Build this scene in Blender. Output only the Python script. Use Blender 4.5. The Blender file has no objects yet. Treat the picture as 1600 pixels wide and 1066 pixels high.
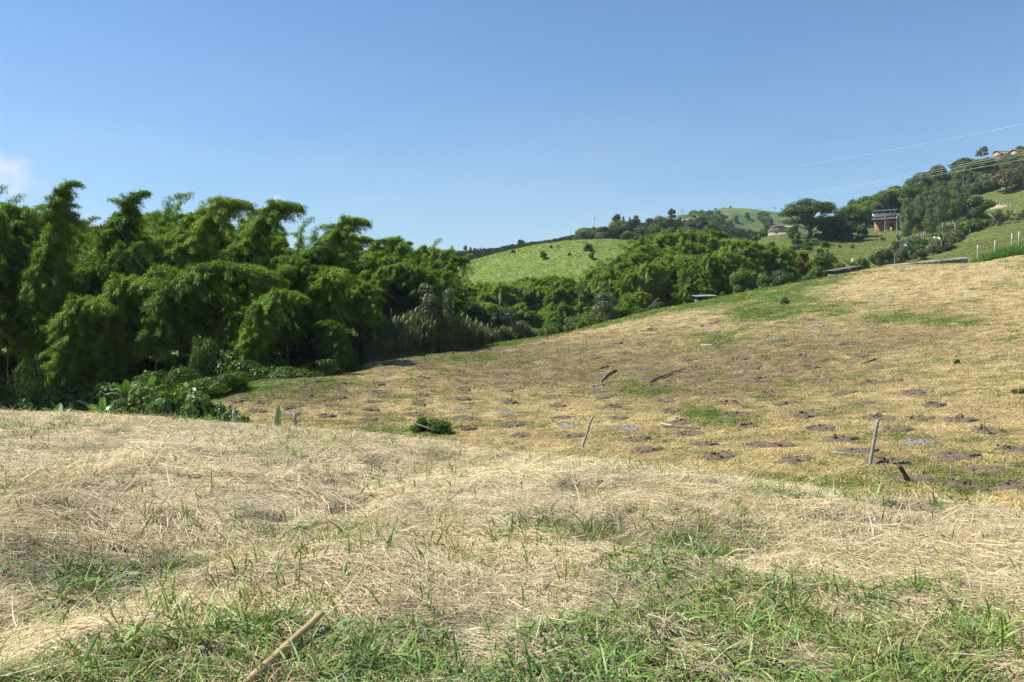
import bpy, math
import numpy as np
from mathutils import Vector, Matrix, Euler

R = math.radians
scn = bpy.context.scene
COL = scn.collection

# ------------------------------------------------------------------ camera
F = 1331.0          # focal length in photo pixels (1600 wide)
EYE = 1.65
HOR = 500.0         # photo row of the horizon
cam_d = bpy.data.cameras.new('camera')
cam = bpy.data.objects.new('camera', cam_d)
COL.objects.link(cam)
cam.location = (0, 0, EYE)
cam.rotation_euler = (R(90), 0, 0)
cam_d.sensor_width = 36
cam_d.lens = F / 1600 * 36
cam_d.shift_y = (HOR - 533) / 1600
cam_d.clip_start = 0.05
cam_d.clip_end = 20000
scn.camera = cam

# ------------------------------------------------------------------ light
SUN_EL, SUN_AZ = R(52), math.atan2(-0.95, 0.16)      # azimuth from +Y, clockwise
w = bpy.data.worlds.new('World'); scn.world = w
w.use_nodes = True
nt = w.node_tree; nt.nodes.clear()
wo = nt.nodes.new('ShaderNodeOutputWorld'); bg = nt.nodes.new('ShaderNodeBackground')
sky = nt.nodes.new('ShaderNodeTexSky'); sky.sky_type = 'NISHITA'; sky.sun_disc = False
sky.sun_elevation = SUN_EL; sky.sun_rotation = SUN_AZ
sky.altitude = 1400; sky.air_density = 1.5; sky.dust_density = 0.0; sky.ozone_density = 9.0
bg.inputs['Strength'].default_value = 0.075
# thin veil of high cloud low in the sky, and one small cumulus over the left of the grove
def W(t, **kw):
    x = nt.nodes.new(t)
    for k, v in kw.items():
        if k.startswith('i_'): x.inputs[k[2:]].default_value = v
        else: setattr(x, k, v)
    return x
def wm(op, a, b=0.0, c=0.0):
    x = W('ShaderNodeMath', operation=op)
    for s_, v in zip(x.inputs, (a, b, c)):
        if hasattr(v, 'node'): nt.links.new(v, s_)
        else: s_.default_value = v
    return x.outputs[0]
tcw = W('ShaderNodeTexCoord'); sep = W('ShaderNodeSeparateXYZ'); nt.links.new(tcw.outputs['Generated'], sep.inputs[0])
mpw = W('ShaderNodeMapping'); mpw.inputs['Scale'].default_value = (2.0, 2.0, 9.0); mpw.inputs['Rotation'].default_value = (0, R(-14), 0)
nt.links.new(tcw.outputs['Generated'], mpw.inputs[0])
nz = W('ShaderNodeTexNoise', i_Scale=1.6, i_Detail=4.0, i_Roughness=.5); nt.links.new(mpw.outputs[0], nz.inputs['Vector'])
veil = wm('MULTIPLY', wm('SMOOTH_MIN', 1.0, wm('MULTIPLY', wm('SUBTRACT', nz.outputs['Fac'], .38), 3.0), .2), .11)
rr = W('ShaderNodeMapRange', interpolation_type='SMOOTHSTEP'); nt.links.new(sep.outputs['Z'], rr.inputs[0])
for k_, v_ in (('From Min', .34), ('From Max', .10), ('To Min', 0.0), ('To Max', 1.0)): rr.inputs[k_].default_value = v_
veil = wm('MAXIMUM', wm('MULTIPLY', veil, rr.outputs[0]), 0.0)
nz2 = W('ShaderNodeTexNoise', i_Scale=16.0, i_Detail=6.0, i_Roughness=.55); nt.links.new(tcw.outputs['Generated'], nz2.inputs['Vector'])
def puff(px, py, size, flat):
    d = Vector(((px - 800) / F, 1, (HOR - py) / F)).normalized()
    v = W('ShaderNodeVectorMath', operation='SUBTRACT'); nt.links.new(tcw.outputs['Generated'], v.inputs[0]); v.inputs[1].default_value = d
    v2 = W('ShaderNodeVectorMath', operation='MULTIPLY'); nt.links.new(v.outputs[0], v2.inputs[0]); v2.inputs[1].default_value = (1, 1, flat)
    l = W('ShaderNodeVectorMath', operation='LENGTH'); nt.links.new(v2.outputs[0], l.inputs[0])
    q = wm('SUBTRACT', 1.0, wm('DIVIDE', l.outputs['Value'], size))
    q = wm('ADD', q, wm('MULTIPLY', wm('SUBTRACT', nz2.outputs['Fac'], .5), 2.6))
    m_ = W('ShaderNodeMapRange', interpolation_type='SMOOTHSTEP'); nt.links.new(q, m_.inputs[0])
    for k_, v_ in (('From Min', 0.05), ('From Max', .85), ('To Min', 0.0), ('To Max', .78)): m_.inputs[k_].default_value = v_
    return m_.outputs[0]
cl = wm('MAXIMUM', wm('MAXIMUM', veil, puff(8, 262, .042, 1.3)), wm('MULTIPLY', puff(430, 310, .014, 1.8), .5))
mx = W('ShaderNodeMix', data_type='RGBA'); nt.links.new(cl, mx.inputs[0]); nt.links.new(sky.outputs[0], mx.inputs[6]); mx.inputs[7].default_value = (6.6, 6.9, 7.3, 1)
nt.links.new(mx.outputs[2], bg.inputs['Color'])
nt.links.new(bg.outputs[0], wo.inputs['Surface'])

sd = bpy.data.lights.new('sun', 'SUN'); sun = bpy.data.objects.new('sun', sd); COL.objects.link(sun)
sd.energy = 5.0; sd.angle = R(0.53); sd.color = (1.0, 0.955, 0.88)
to_sun = Vector((math.sin(SUN_AZ) * math.cos(SUN_EL), math.cos(SUN_AZ) * math.cos(SUN_EL), math.sin(SUN_EL)))
sun.rotation_euler = to_sun.to_track_quat('Z', 'Y').to_euler()
sun.location = (-30, 20, 60)

vs = scn.view_settings
vs.view_transform = 'Standard'; vs.look = 'None'; vs.exposure = 0.86; vs.gamma = 1.0
scn.cycles.use_denoising = True; scn.cycles.denoising_prefilter = 'NONE'
scn.cycles.max_bounces = 5; scn.cycles.diffuse_bounces = 3; scn.cycles.transmission_bounces = 4
scn.cycles.glossy_bounces = 2; scn.cycles.volume_bounces = 0
scn.cycles.use_adaptive_sampling = True; scn.cycles.adaptive_threshold = 0.03

# ------------------------------------------------------------------ helpers
rng = np.random.default_rng(11)

def P(px, py, Y):
    """world point seen at photo pixel (px, py) at depth Y"""
    return Vector(((px - 800) / F * Y, Y, EYE + (HOR - py) / F * Y))

_perm = np.random.default_rng(5).random((256, 256))
def vnoise(x, y):
    x = np.asarray(x, float); y = np.asarray(y, float)
    xi = np.floor(x).astype(int); yi = np.floor(y).astype(int)
    fx = x - xi; fy = y - yi
    fx = fx * fx * (3 - 2 * fx); fy = fy * fy * (3 - 2 * fy)
    g = lambda a, b: _perm[a & 255, b & 255]
    return (g(xi, yi) * (1 - fx) + g(xi + 1, yi) * fx) * (1 - fy) + (g(xi, yi + 1) * (1 - fx) + g(xi + 1, yi + 1) * fx) * fy
def fbm(x, y, o=4):
    s = 0; a = .5; t = 0
    for i in range(o):
        s = s + a * vnoise(x * 2 ** i + 17.3 * i, y * 2 ** i + 9.1 * i); t += a; a *= .55
    return s / t
def sstep(a, b, x):
    t = np.clip((np.asarray(x, float) - a) / (b - a), 0, 1)
    return t * t * (3 - 2 * t)

def pchip(xs, ys, x):
    xs = np.asarray(xs, float); ys = np.asarray(ys, float)
    h = np.diff(xs); d = np.diff(ys) / h
    m = np.zeros_like(ys); m[0] = d[0]; m[-1] = d[-1]
    for i in range(1, len(xs) - 1):
        if d[i - 1] * d[i] > 0:
            w1 = 2 * h[i] + h[i - 1]; w2 = h[i] + 2 * h[i - 1]
            m[i] = (w1 + w2) / (w1 / d[i - 1] + w2 / d[i])
    x = np.clip(x, xs[0], xs[-1])
    k = np.clip(np.searchsorted(xs, x) - 1, 0, len(h) - 1)
    t = (x - xs[k]) / h[k]
    return ((1 + 2 * t) * (1 - t) ** 2 * ys[k] + t * (1 - t) ** 2 * h[k] * m[k]
            + t * t * (3 - 2 * t) * ys[k + 1] + t * t * (t - 1) * h[k] * m[k + 1])

class Table:
    """height table z(column, depth): columns are directions from the viewpoint, each a list of (depth, height)"""
    def __init__(s, cols, ymin, ymax, blur=5):
        s.l0, s.l1, s.n = math.log(ymin), math.log(ymax), 500
        Y = np.exp(np.linspace(s.l0, s.l1, s.n))
        px = sorted(cols)
        rows = np.array([pchip([math.log(p[0]) for p in cols[c]], [p[1] for p in cols[c]], np.log(Y)) for c in px])
        s.p0, s.p1, s.m = px[0], px[-1], int((px[-1] - px[0]) / 10) + 1
        g = np.linspace(s.p0, s.p1, s.m)
        t = np.array([np.interp(g, px, rows[:, j]) for j in range(s.n)]).T
        if blur:
            k = np.exp(-0.5 * (np.arange(-3 * blur, 3 * blur + 1) / blur) ** 2); k /= k.sum()
            tp = np.pad(t, ((3 * blur, 3 * blur), (0, 0)), 'edge')
            t = np.array([np.convolve(tp[:, j], k, 'valid') for j in range(s.n)]).T
        s.t = t
    def __call__(s, x, y):
        y = np.asarray(y, float); x = np.asarray(x, float)
        px = 800 + F * x / np.maximum(y, 5)
        a = np.clip((px - s.p0) / (s.p1 - s.p0), 0, 1) * (s.m - 1.001)
        b = np.clip((np.log(np.maximum(y, 0.1)) - s.l0) / (s.l1 - s.l0), 0, 1) * (s.n - 1.001)
        i = a.astype(int); j = b.astype(int); fa = a - i; fb = b - j
        t = s.t
        return (t[i, j] * (1 - fa) * (1 - fb) + t[i + 1, j] * fa * (1 - fb) + t[i, j + 1] * (1 - fa) * fb + t[i + 1, j + 1] * fa * fb)

def zz(Y, py): return (Y, EYE + (HOR - py) / F * Y)

GT = Table({
    -600: [(3, 0), (14, -.1), (24, -.7), (34, -5), (60, -6.5), (90, -8), (200, -8), (700, -12), (4000, -15)],
    0:    [(3, 0), (8, -.02), (14, -.1), zz(22, 648), (26, -1.7), (33, -4.6), (50, -5.6), (80, -8), (200, -8), (700, -12), (4000, -15)],
    200:  [(3, 0), (8, -.02), (14, -.15), zz(21, 655), (25, -1.8), (32, -4.4), (45, -5.2), (60, -6.3), (80, -8), (200, -8), (700, -12), (4000, -15)],
    320:  [(3, 0), (8, -.02), (13, -.15), zz(20.5, 661), (24, -1.9), (30, -4.2), zz(40, 640), zz(48, 618), (58, -4.6), (80, -7.5), (200, -8), (700, -12), (4000, -15)],
    400:  [(3, 0), (8, -.02), (13, -.17), zz(20, 667), (23, -1.9), (28, -4.), zz(38, 652), zz(46, 612), zz(52, 592), (60, -3.6), (80, -7), (200, -8), (700, -12), (4000, -15)],
    600:  [(3, 0), (8, -.03), (12, -.17), zz(18, 688), (21, -1.8), (26, -3.6), zz(34, 676), zz(45, 625), zz(58, 580), zz(68, 556), (78, -2.6), (105, -6.5), (200, -8), (700, -12), (4000, -15)],
    800:  [(3, 0), (7, -.03), (11, -.17), zz(16, 705), (19, -1.7), (24, -3.4), zz(33, 690), zz(45, 630), zz(60, 578), zz(80, 535), (91, -1.3), (120, -5), (200, -8), (700, -12), (4000, -15)],
    1000: [(3, 0), (7, -.03), (10, -.17), zz(14.5, 727), (17.5, -1.8), (22, -3.1), zz(30, 700), zz(40, 640), zz(55, 580), zz(75, 525), zz(97, 489), (110, 1.9), (135, -2), (200, -8), (700, -12), (4000, -15)],
    1200: [(3, 0), (6, -.03), (9, -.15), zz(13, 760), (16, -1.8), (20, -2.8), zz(26, 715), zz(35, 655), zz(48, 590), zz(65, 525), zz(85, 480), zz(106, 451), (120, 4.9), (150, 0), (220, -8), (700, -12), (4000, -15)],
    1400: [(3, 0), (6, -.03), (8, -.12), zz(12, 788), (14.5, -1.6), (18, -2.6), zz(22, 745), zz(28, 690), zz(40, 600), zz(55, 535), zz(75, 470), zz(95, 430), zz(112, 413), (126, 8.6), (160, 4), (240, -6), (700, -12), (4000, -15)],
    1600: [(3, 0), (6, -.05), (8, -.2), zz(11, 806), (13.5, -1.6), (16, -2.2), zz(20, 770), zz(26, 702), zz(36, 600), zz(50, 520), zz(70, 455), zz(90, 397), (104, 9.0), (150, 5), (260, -6), (700, -12), (4000, -15)],
    2200: [(3, 0), (6, -.1), (8, -.4), (11, -1.2), (14, -2), (18, -2.2), (26, -1), (36, 1), (50, 3.5), (70, 7), (90, 10), (110, 10), (160, 6), (260, -6), (700, -12), (4000, -15)],
}, 3, 4000, blur=4)

def pit(x, y):
    """hollows between the tussocks of the knoll"""
    return sstep(.385, .27, fbm(x * 1.25 + 5, y * 1.25 + 9, 3))

def H(x, y):
    x = np.asarray(x, float); y = np.asarray(y, float)
    z = GT(x, np.maximum(y, 3))
    near = 1 - sstep(20, 28, y)
    bump = (fbm(x * .5, y * .5, 3) - .5) * .26 + (fbm(x * 1.7 + 40, y * 1.7, 3) - .5) * .13
    z = z + bump * (near * sstep(-2, 3, y))
    z = z - near * sstep(-2, 3, y) * .06 * pit(x, y)
    # shallow swale running through the left of the knoll
    d = (x + 2.6 - .28 * (y - 6))
    z = z - near * .16 * np.exp(-(d / .8) ** 2) * sstep(3, 5, y) * (1 - sstep(9, 13, y))
    far = sstep(24, 34, y) * (1 - sstep(160, 300, y))
    z = z + far * ((fbm(x * .11, y * .11, 3) - .5) * .5 + (fbm(x * .8, y * .8, 3) - .5) * .20)
    return z
def h1(x, y): return float(H(np.array([x]), np.array([y]))[0])

def hit(px, py, y0=17.5, y1=200, fn=None):
    """first ground point met by the ray through a photo pixel, beyond depth y0"""
    fn = fn or H
    Y = np.exp(np.linspace(math.log(y0), math.log(y1), 3000))
    x = (px - 800) / F * Y; z = EYE + (HOR - py) / F * Y
    k = np.nonzero(z <= fn(x, Y))[0]
    if len(k) == 0:      # the ray just clears the ground: take the point it passes closest to
        cl_ = (z - fn(x, Y)) / Y; k = [int(np.argmin(cl_))]
        if cl_[k[0]] > 14 / F: return None
    k = k[0]
    return Vector((x[k], Y[k], float(fn(x[k:k + 1], Y[k:k + 1])[0])))

def nrm(x, y, fn=None, e=.35):
    fn = fn or H
    a = fn(np.array([x + e, x - e, x, x]), np.array([y, y, y + e, y - e]))
    return Vector((-(a[0] - a[1]) / (2 * e), -(a[2] - a[3]) / (2 * e), 1)).normalized()

# ------------------------------------------------------------------ mesh helpers
def mesh_np(name, V, Fq=None, Ft=None, mat=None, attrs=None, smooth=False):
    """mesh from numpy arrays of quads and/or triangles"""
    V = np.asarray(V, np.float32)
    me = bpy.data.meshes.new(name)
    nq = 0 if Fq is None else len(Fq); n3 = 0 if Ft is None else len(Ft)
    me.vertices.add(len(V)); me.vertices.foreach_set('co', V.ravel())
    li = []
    if nq: li.append(np.asarray(Fq, np.int32).ravel())
    if n3: li.append(np.asarray(Ft, np.int32).ravel())
    li = np.concatenate(li)
    me.loops.add(len(li)); me.loops.foreach_set('vertex_index', li)
    me.polygons.add(nq + n3)
    st = np.concatenate([np.arange(nq) * 4, nq * 4 + np.arange(n3) * 3]).astype(np.int32)
    me.polygons.foreach_set('loop_start', st)
    if smooth: me.polygons.foreach_set('use_smooth', np.ones(nq + n3, bool))
    me.update(calc_edges=True)
    if attrs:
        for k, a in attrs.items():
            a = np.asarray(a, np.float32)
            if a.ndim == 1:
                me.attributes.new(k, 'FLOAT', 'POINT').data.foreach_set('value', a)
            else:
                c = np.ones((len(a), 4), np.float32); c[:, :3] = a
                me.attributes.new(k, 'FLOAT_COLOR', 'POINT').data.foreach_set('color', c.ravel())
    if mat: me.materials.append(mat)
    return me

class MB:
    def __init__(s): s.V = []; s.Q = []; s.T = []; s.n = 0; s.A = []
    def add(s, V, Q=None, T=None, a=None):
        V = np.asarray(V, float); s.V.append(V)
        if Q is not None and len(Q): s.Q.append(np.asarray(Q, int) + s.n)
        if T is not None and len(T): s.T.append(np.asarray(T, int) + s.n)
        s.A.append(np.full(len(V), .5) if a is None else np.broadcast_to(np.asarray(a, float), (len(V),)))
        s.n += len(V)
    def box(s, c, d, rz=0):
        x, y, z = [v / 2 for v in d]
        V = np.array([(i * x, j * y, k * z) for k in (-1, 1) for j in (-1, 1) for i in (-1, 1)])
        if rz:
            ca, sa = math.cos(rz), math.sin(rz); V = np.stack([V[:, 0] * ca - V[:, 1] * sa, V[:, 0] * sa + V[:, 1] * ca, V[:, 2]], 1)
        s.add(V + np.array(c), [(0, 2, 3, 1), (4, 5, 7, 6), (0, 1, 5, 4), (2, 6, 7, 3), (0, 4, 6, 2), (1, 3, 7, 5)])
    def hexa(s, b, t):
        """8-corner solid: 4 bottom corners, 4 top corners, same winding"""
        s.add(list(b) + list(t), [(3, 2, 1, 0), (4, 5, 6, 7)] + [(i, (i + 1) % 4, (i + 1) % 4 + 4, i + 4) for i in range(4)])
    def tube(s, pts, rad, n=6, caps=True, a=None, wob=0, seed=0):
        pts = np.asarray(pts, float); m = len(pts); rad = np.broadcast_to(np.asarray(rad, float), (m,))
        t = np.gradient(pts, axis=0); t /= np.linalg.norm(t, axis=1)[:, None] + 1e-9
        ref = np.array([0, 0, 1.]) if abs(t[0, 2]) < .9 else np.array([1., 0, 0])
        u = np.cross(t, ref); u /= np.linalg.norm(u, axis=1)[:, None] + 1e-9
        v = np.cross(t, u)
        an = np.arange(n) * 2 * math.pi / n
        rr = rad[:, None] * np.ones(n)
        if wob: rr = rr * (1 + wob * (np.random.default_rng(seed).random((m, n)) - .5))
        V = pts[:, None] + rr[..., None] * (np.cos(an)[None, :, None] * u[:, None] + np.sin(an)[None, :, None] * v[:, None])
        V = V.reshape(-1, 3)
        Q = [(i * n + j, i * n + (j + 1) % n, (i + 1) * n + (j + 1) % n, (i + 1) * n + j) for i in range(m - 1) for j in range(n)]
        T = []
        if caps:
            V = np.vstack([V, pts[0], pts[-1]])
            T = [(m * n, (j + 1) % n, j) for j in range(n)] + [(m * n + 1, (m - 1) * n + j, (m - 1) * n + (j + 1) % n) for j in range(n)]
        s.add(V, Q, T, a)
    def mesh(s, name, mat=None, smooth=False):
        return mesh_np(name, np.vstack(s.V), np.vstack(s.Q) if s.Q else None, np.vstack(s.T) if s.T else None, mat, {'v': np.concatenate(s.A)}, smooth)

def obj(name, me, parent=None, loc=None, rot=None, scale=None):
    o = bpy.data.objects.new(name, me); COL.objects.link(o)
    if parent: o.parent = parent
    if loc is not None: o.location = loc
    if rot is not None: o.rotation_euler = rot
    if scale is not None: o.scale = (scale,) * 3 if np.isscalar(scale) else scale
    return o
def tag(o, label=None, cat=None, group=None, kind=None):
    if label: o['label'] = label
    if cat: o['category'] = cat
    if group: o['group'] = group
    if kind: o['kind'] = kind
    return o
def empty(name, loc, rot=(0, 0, 0), scale=1.0):
    o = obj(name, None, None, loc, rot, scale); o.empty_display_size = .3
    return o

# ------------------------------------------------------------------ materials
def nmat(name):
    m = bpy.data.materials.new(name); m.use_nodes = True
    n = m.node_tree; n.nodes.clear()
    out = n.nodes.new('ShaderNodeOutputMaterial')
    return m, n, out
def N(n, t, **kw):
    x = n.nodes.new(t)
    for k, v in kw.items():
        if k.startswith('i_'): x.inputs[k[2:]].default_value = v
        else: setattr(x, k, v)
    return x
def ramp(n, src, stops, mode='LINEAR'):
    r = n.nodes.new('ShaderNodeValToRGB'); r.color_ramp.interpolation = mode
    el = r.color_ramp.elements
    while len(el) < len(stops): el.new(.5)
    for e, (p, c) in zip(el, stops): e.position = p; e.color = (*c, 1) if len(c) == 3 else c
    n.links.new(src, r.inputs[0]); return r.outputs[0]
def mixc(n, f, a, b, mode='MIX'):
    m = n.nodes.new('ShaderNodeMix'); m.data_type = 'RGBA'; m.blend_type = mode
    for s, v in ((m.inputs[0], f), (m.inputs[6], a), (m.inputs[7], b)):
        if hasattr(v, 'node'): n.links.new(v, s)
        else: s.default_value = v if np.isscalar(v) else (*v, 1)
    return m.outputs[2]
def math_(n, op, a, b=0.0):
    m = n.nodes.new('ShaderNodeMath'); m.operation = op
    for s, v in zip(m.inputs, (a, b)):
        if hasattr(v, 'node'): n.links.new(v, s)
        else: s.default_value = v
    return m.outputs[0]

def leaf_mat(name, stops, trans=.4, gloss=.06, objvar=.35, rough=.5):
    """foliage: per-leaf and per-plant variation, light passes through the blades"""
    m, n, out = nmat(name)
    at = N(n, 'ShaderNodeAttribute', attribute_name='v')
    oi = N(n, 'ShaderNodeObjectInfo')
    f = math_(n, 'ADD', math_(n, 'MULTIPLY', at.outputs['Fac'], 1 - objvar), math_(n, 'MULTIPLY', oi.outputs['Random'], objvar))
    c = ramp(n, f, stops)
    d = N(n, 'ShaderNodeBsdfDiffuse'); t = N(n, 'ShaderNodeBsdfTranslucent'); g = N(n, 'ShaderNodeBsdfGlossy'); g.inputs['Roughness'].default_value = rough
    tc = mixc(n, 1.0, c, (1.25, 1.15, .45), 'MULTIPLY')
    n.links.new(c, d.inputs[0]); n.links.new(tc, t.inputs[0]); g.inputs[0].default_value = (.8, .9, .8, 1)
    ms = N(n, 'ShaderNodeMixShader'); ms.inputs[0].default_value = trans
    n.links.new(d.outputs[0], ms.inputs[1]); n.links.new(t.outputs[0], ms.inputs[2])
    m2 = N(n, 'ShaderNodeMixShader'); m2.inputs[0].default_value = gloss
    n.links.new(ms.outputs[0], m2.inputs[1]); n.links.new(g.outputs[0], m2.inputs[2])
    n.links.new(m2.outputs[0], out.inputs['Surface'])
    return m

def surf(name, c1, c2, scale=6, rough=.85, bump=.3, detail=6, stretch=None, spec=.3):
    """plain rough surface with noise colour and fine relief in object space"""
    m, n, out = nmat(name)
    tc = N(n, 'ShaderNodeTexCoord'); mp = N(n, 'ShaderNodeMapping')
    n.links.new(tc.outputs['Object'], mp.inputs[0])
    if stretch: mp.inputs['Scale'].default_value = stretch
    no = N(n, 'ShaderNodeTexNoise', i_Scale=scale, i_Detail=detail, i_Roughness=.65)
    n.links.new(mp.outputs[0], no.inputs['Vector'])
    k_ = .82
    c = ramp(n, no.outputs['Fac'], [(.3, [v * k_ for v in c1]), (.7, [v * k_ for v in c2])])
    b = N(n, 'ShaderNodeBsdfPrincipled', i_Roughness=rough); b.inputs['Specular IOR Level'].default_value = spec
    n.links.new(c, b.inputs['Base Color'])
    bp = N(n, 'ShaderNodeBump', i_Strength=bump, i_Distance=.03)
    n.links.new(no.outputs['Fac'], bp.inputs['Height']); n.links.new(bp.outputs[0], b.inputs['Normal'])
    n.links.new(b.outputs[0], out.inputs['Surface'])
    return m

def inst_mat(name, trans=.25, gloss=.03):
    """scattered blades: colour from the scatter point times a per-blade tint"""
    m, n, out = nmat(name)
    ic = N(n, 'ShaderNodeAttribute', attribute_name='icol', attribute_type='INSTANCER')
    tn = N(n, 'ShaderNodeAttribute', attribute_name='tint')
    c = mixc(n, 1.0, ic.outputs['Color'], tn.outputs['Color'], 'MULTIPLY')
    d = N(n, 'ShaderNodeBsdfDiffuse'); t = N(n, 'ShaderNodeBsdfTranslucent'); g = N(n, 'ShaderNodeBsdfGlossy'); g.inputs['Roughness'].default_value = .45
    n.links.new(c, d.inputs[0]); n.links.new(c, t.inputs[0])
    ms = N(n, 'ShaderNodeMixShader'); ms.inputs[0].default_value = trans
    n.links.new(d.outputs[0], ms.inputs[1]); n.links.new(t.outputs[0], ms.inputs[2])
    m2 = N(n, 'ShaderNodeMixShader'); m2.inputs[0].default_value = gloss
    n.links.new(ms.outputs[0], m2.inputs[1]); n.links.new(g.outputs[0], m2.inputs[2])
    n.links.new(m2.outputs[0], out.inputs['Surface'])
    return m

M = {}
M['bamboo'] = leaf_mat('bamboo_leaf', [(.05, (.055, .118, .013)), (.35, (.140, .250, .026)), (.7, (.225, .335, .040)), (1, (.40, .42, .08))], trans=.24, gloss=.02, objvar=.45)
M['bamboo_far'] = leaf_mat('bamboo_leaf_far', [(.05, (.058, .118, .014)), (.35, (.140, .238, .026)), (.7, (.210, .310, .038)), (1, (.35, .38, .07))], trans=.26, gloss=.02, objvar=.45)
M['bamboo_yellow'] = leaf_mat('bamboo_leaf_yellow', [(.05, (.14, .17, .02)), (.5, (.24, .27, .03)), (1, (.34, .33, .05))], trans=.42, gloss=.025)
M['leaf'] = leaf_mat('broad_leaf', [(.05, (.040, .085, .012)), (.5, (.085, .155, .021)), (1, (.16, .225, .036))], trans=.34, gloss=.03)
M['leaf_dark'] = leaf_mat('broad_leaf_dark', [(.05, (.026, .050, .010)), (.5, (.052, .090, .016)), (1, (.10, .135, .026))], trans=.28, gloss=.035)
M['euc'] = leaf_mat('eucalyptus_leaf', [(.05, (.055, .090, .024)), (.5, (.100, .150, .042)), (1, (.17, .215, .075))], trans=.3, gloss=.03)
M['thick'] = leaf_mat('thicket_leaf', [(.05, (.045, .095, .014)), (.5, (.10, .19, .028)), (1, (.19, .28, .05))], trans=.3, gloss=.05, objvar=.3)
M['vine'] = leaf_mat('vine_leaf', [(.05, (.026, .056, .008)), (.5, (.060, .115, .014)), (1, (.12, .19, .03))], trans=.3, gloss=.025, objvar=.25)
M['greyleaf'] = leaf_mat('grey_green_leaf', [(.05, (.055, .075, .028)), (.5, (.10, .125, .050)), (1, (.17, .185, .09))], trans=.25, gloss=.05)
M['dryleaf'] = leaf_mat('dry_scrub_leaf', [(.05, (.07, .060, .030)), (.5, (.12, .11, .055)), (1, (.15, .15, .07))], trans=.2, gloss=.02)
M['banana'] = leaf_mat('banana_leaf', [(.05, (.035, .095, .015)), (.5, (.065, .16, .028)), (1, (.14, .22, .06))], trans=.4, gloss=.12, objvar=.2, rough=.35)
M['cane'] = leaf_mat('cane_leaf', [(.05, (.050, .080, .022)), (.5, (.105, .145, .048)), (1, (.22, .25, .11))], trans=.3, gloss=.04)
M['tallgrass'] = leaf_mat('tall_grass_leaf', [(.05, (.05, .13, .015)), (.5, (.085, .20, .025)), (1, (.15, .26, .05))], trans=.4, gloss=.05)
M['culm'] = surf('bamboo_culm', (.14, .16, .05), (.30, .27, .12), 3, .5, .1)
M['bark'] = surf('bark', (.10, .075, .05), (.22, .18, .13), 5, .9, .6, stretch=(3, 3, .6))
M['bark_pale'] = surf('pale_bark', (.34, .31, .26), (.58, .54, .46), 4, .85, .4, stretch=(3, 3, .8))
M['post'] = surf('weathered_post', (.22, .20, .18), (.46, .44, .40), 9, .8, .6, stretch=(4, 4, .7))
M['post_dark'] = surf('dark_wood', (.055, .045, .038), (.13, .11, .09), 9, .85, .6, stretch=(4, 4, .7))
M['cane_pole'] = surf('dry_bamboo_pole', (.36, .24, .11), (.58, .43, .22), 7, .55, .2, stretch=(5, 5, .8))
M['stake'] = surf('stake_wood', (.30, .22, .12), (.50, .40, .24), 9, .7, .3)
M['dead'] = surf('dead_branch', (.085, .068, .052), (.24, .20, .16), 6, .9, .6)
M['soil'] = surf('dug_soil', (.095, .070, .046), (.215, .166, .112), 11, .95, 1.0)
M['soil_pale'] = surf('limed_soil', (.13, .105, .08), (.34, .30, .255), 3.4, .95, 1.0)
M['rootmat'] = surf('root_clod', (.06, .05, .038), (.17, .14, .10), 14, .95, .9)
M['roof_grey'] = surf('weathered_roof_sheet', (.07, .07, .07), (.15, .15, .15), 1.6, .75, .15)
M['roof_pale'] = surf('pale_roof_sheet', (.16, .16, .16), (.30, .30, .30), 1.3, .7, .15)
M['roof_brown'] = surf('brown_roof_tile', (.10, .065, .05), (.24, .16, .12), 2.5, .85, .2)
M['plank'] = surf('grey_plank', (.085, .075, .065), (.23, .21, .185), 5, .85, .4, stretch=(4, 4, .5))
M['white'] = surf('white_paint', (.70, .70, .68), (.82, .82, .80), 1.2, .7, .1)
M['concrete'] = surf('concrete', (.28, .27, .25), (.42, .41, .38), 2, .9, .2)
M['darkint'] = surf('dark_interior', (.03, .028, .025), (.05, .045, .04), 2, .9, .1)
M['wire'] = surf('aluminium_wire', (.75, .75, .75), (.85, .85, .85), 1, .35, 0, spec=.6)
M['sandstone'] = surf('bare_earth', (.30, .21, .13), (.48, .36, .24), .6, .95, .4)

def brick_mat():
    m, n, out = nmat('brick')
    tc = N(n, 'ShaderNodeTexCoord')
    mp = N(n, 'ShaderNodeMapping'); mp.inputs['Rotation'].default_value = (R(90), 0, 0)
    n.links.new(tc.outputs['Object'], mp.inputs[0])
    br = N(n, 'ShaderNodeTexBrick', i_Scale=1.0); br.inputs['Color1'].default_value = (.36, .135, .075, 1); br.inputs['Color2'].default_value = (.26, .10, .06, 1)
    br.inputs['Mortar'].default_value = (.30, .26, .22, 1); br.inputs['Mortar Size'].default_value = .012
    br.inputs['Brick Width'].default_value = .4; br.inputs['Row Height'].default_value = .2
    n.links.new(mp.outputs[0], br.inputs['Vector'])
    b = N(n, 'ShaderNodeBsdfPrincipled', i_Roughness=.9)
    n.links.new(br.outputs['Color'], b.inputs['Base Color']); n.links.new(b.outputs[0], out.inputs['Surface'])
    return m
M['brick'] = brick_mat()
M['blade'] = inst_mat('grass_blade', .30, .05)
M['straw'] = inst_mat('straw_strand', .12, .05)
M['tuft'] = inst_mat('field_tuft', .2, .02)

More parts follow.
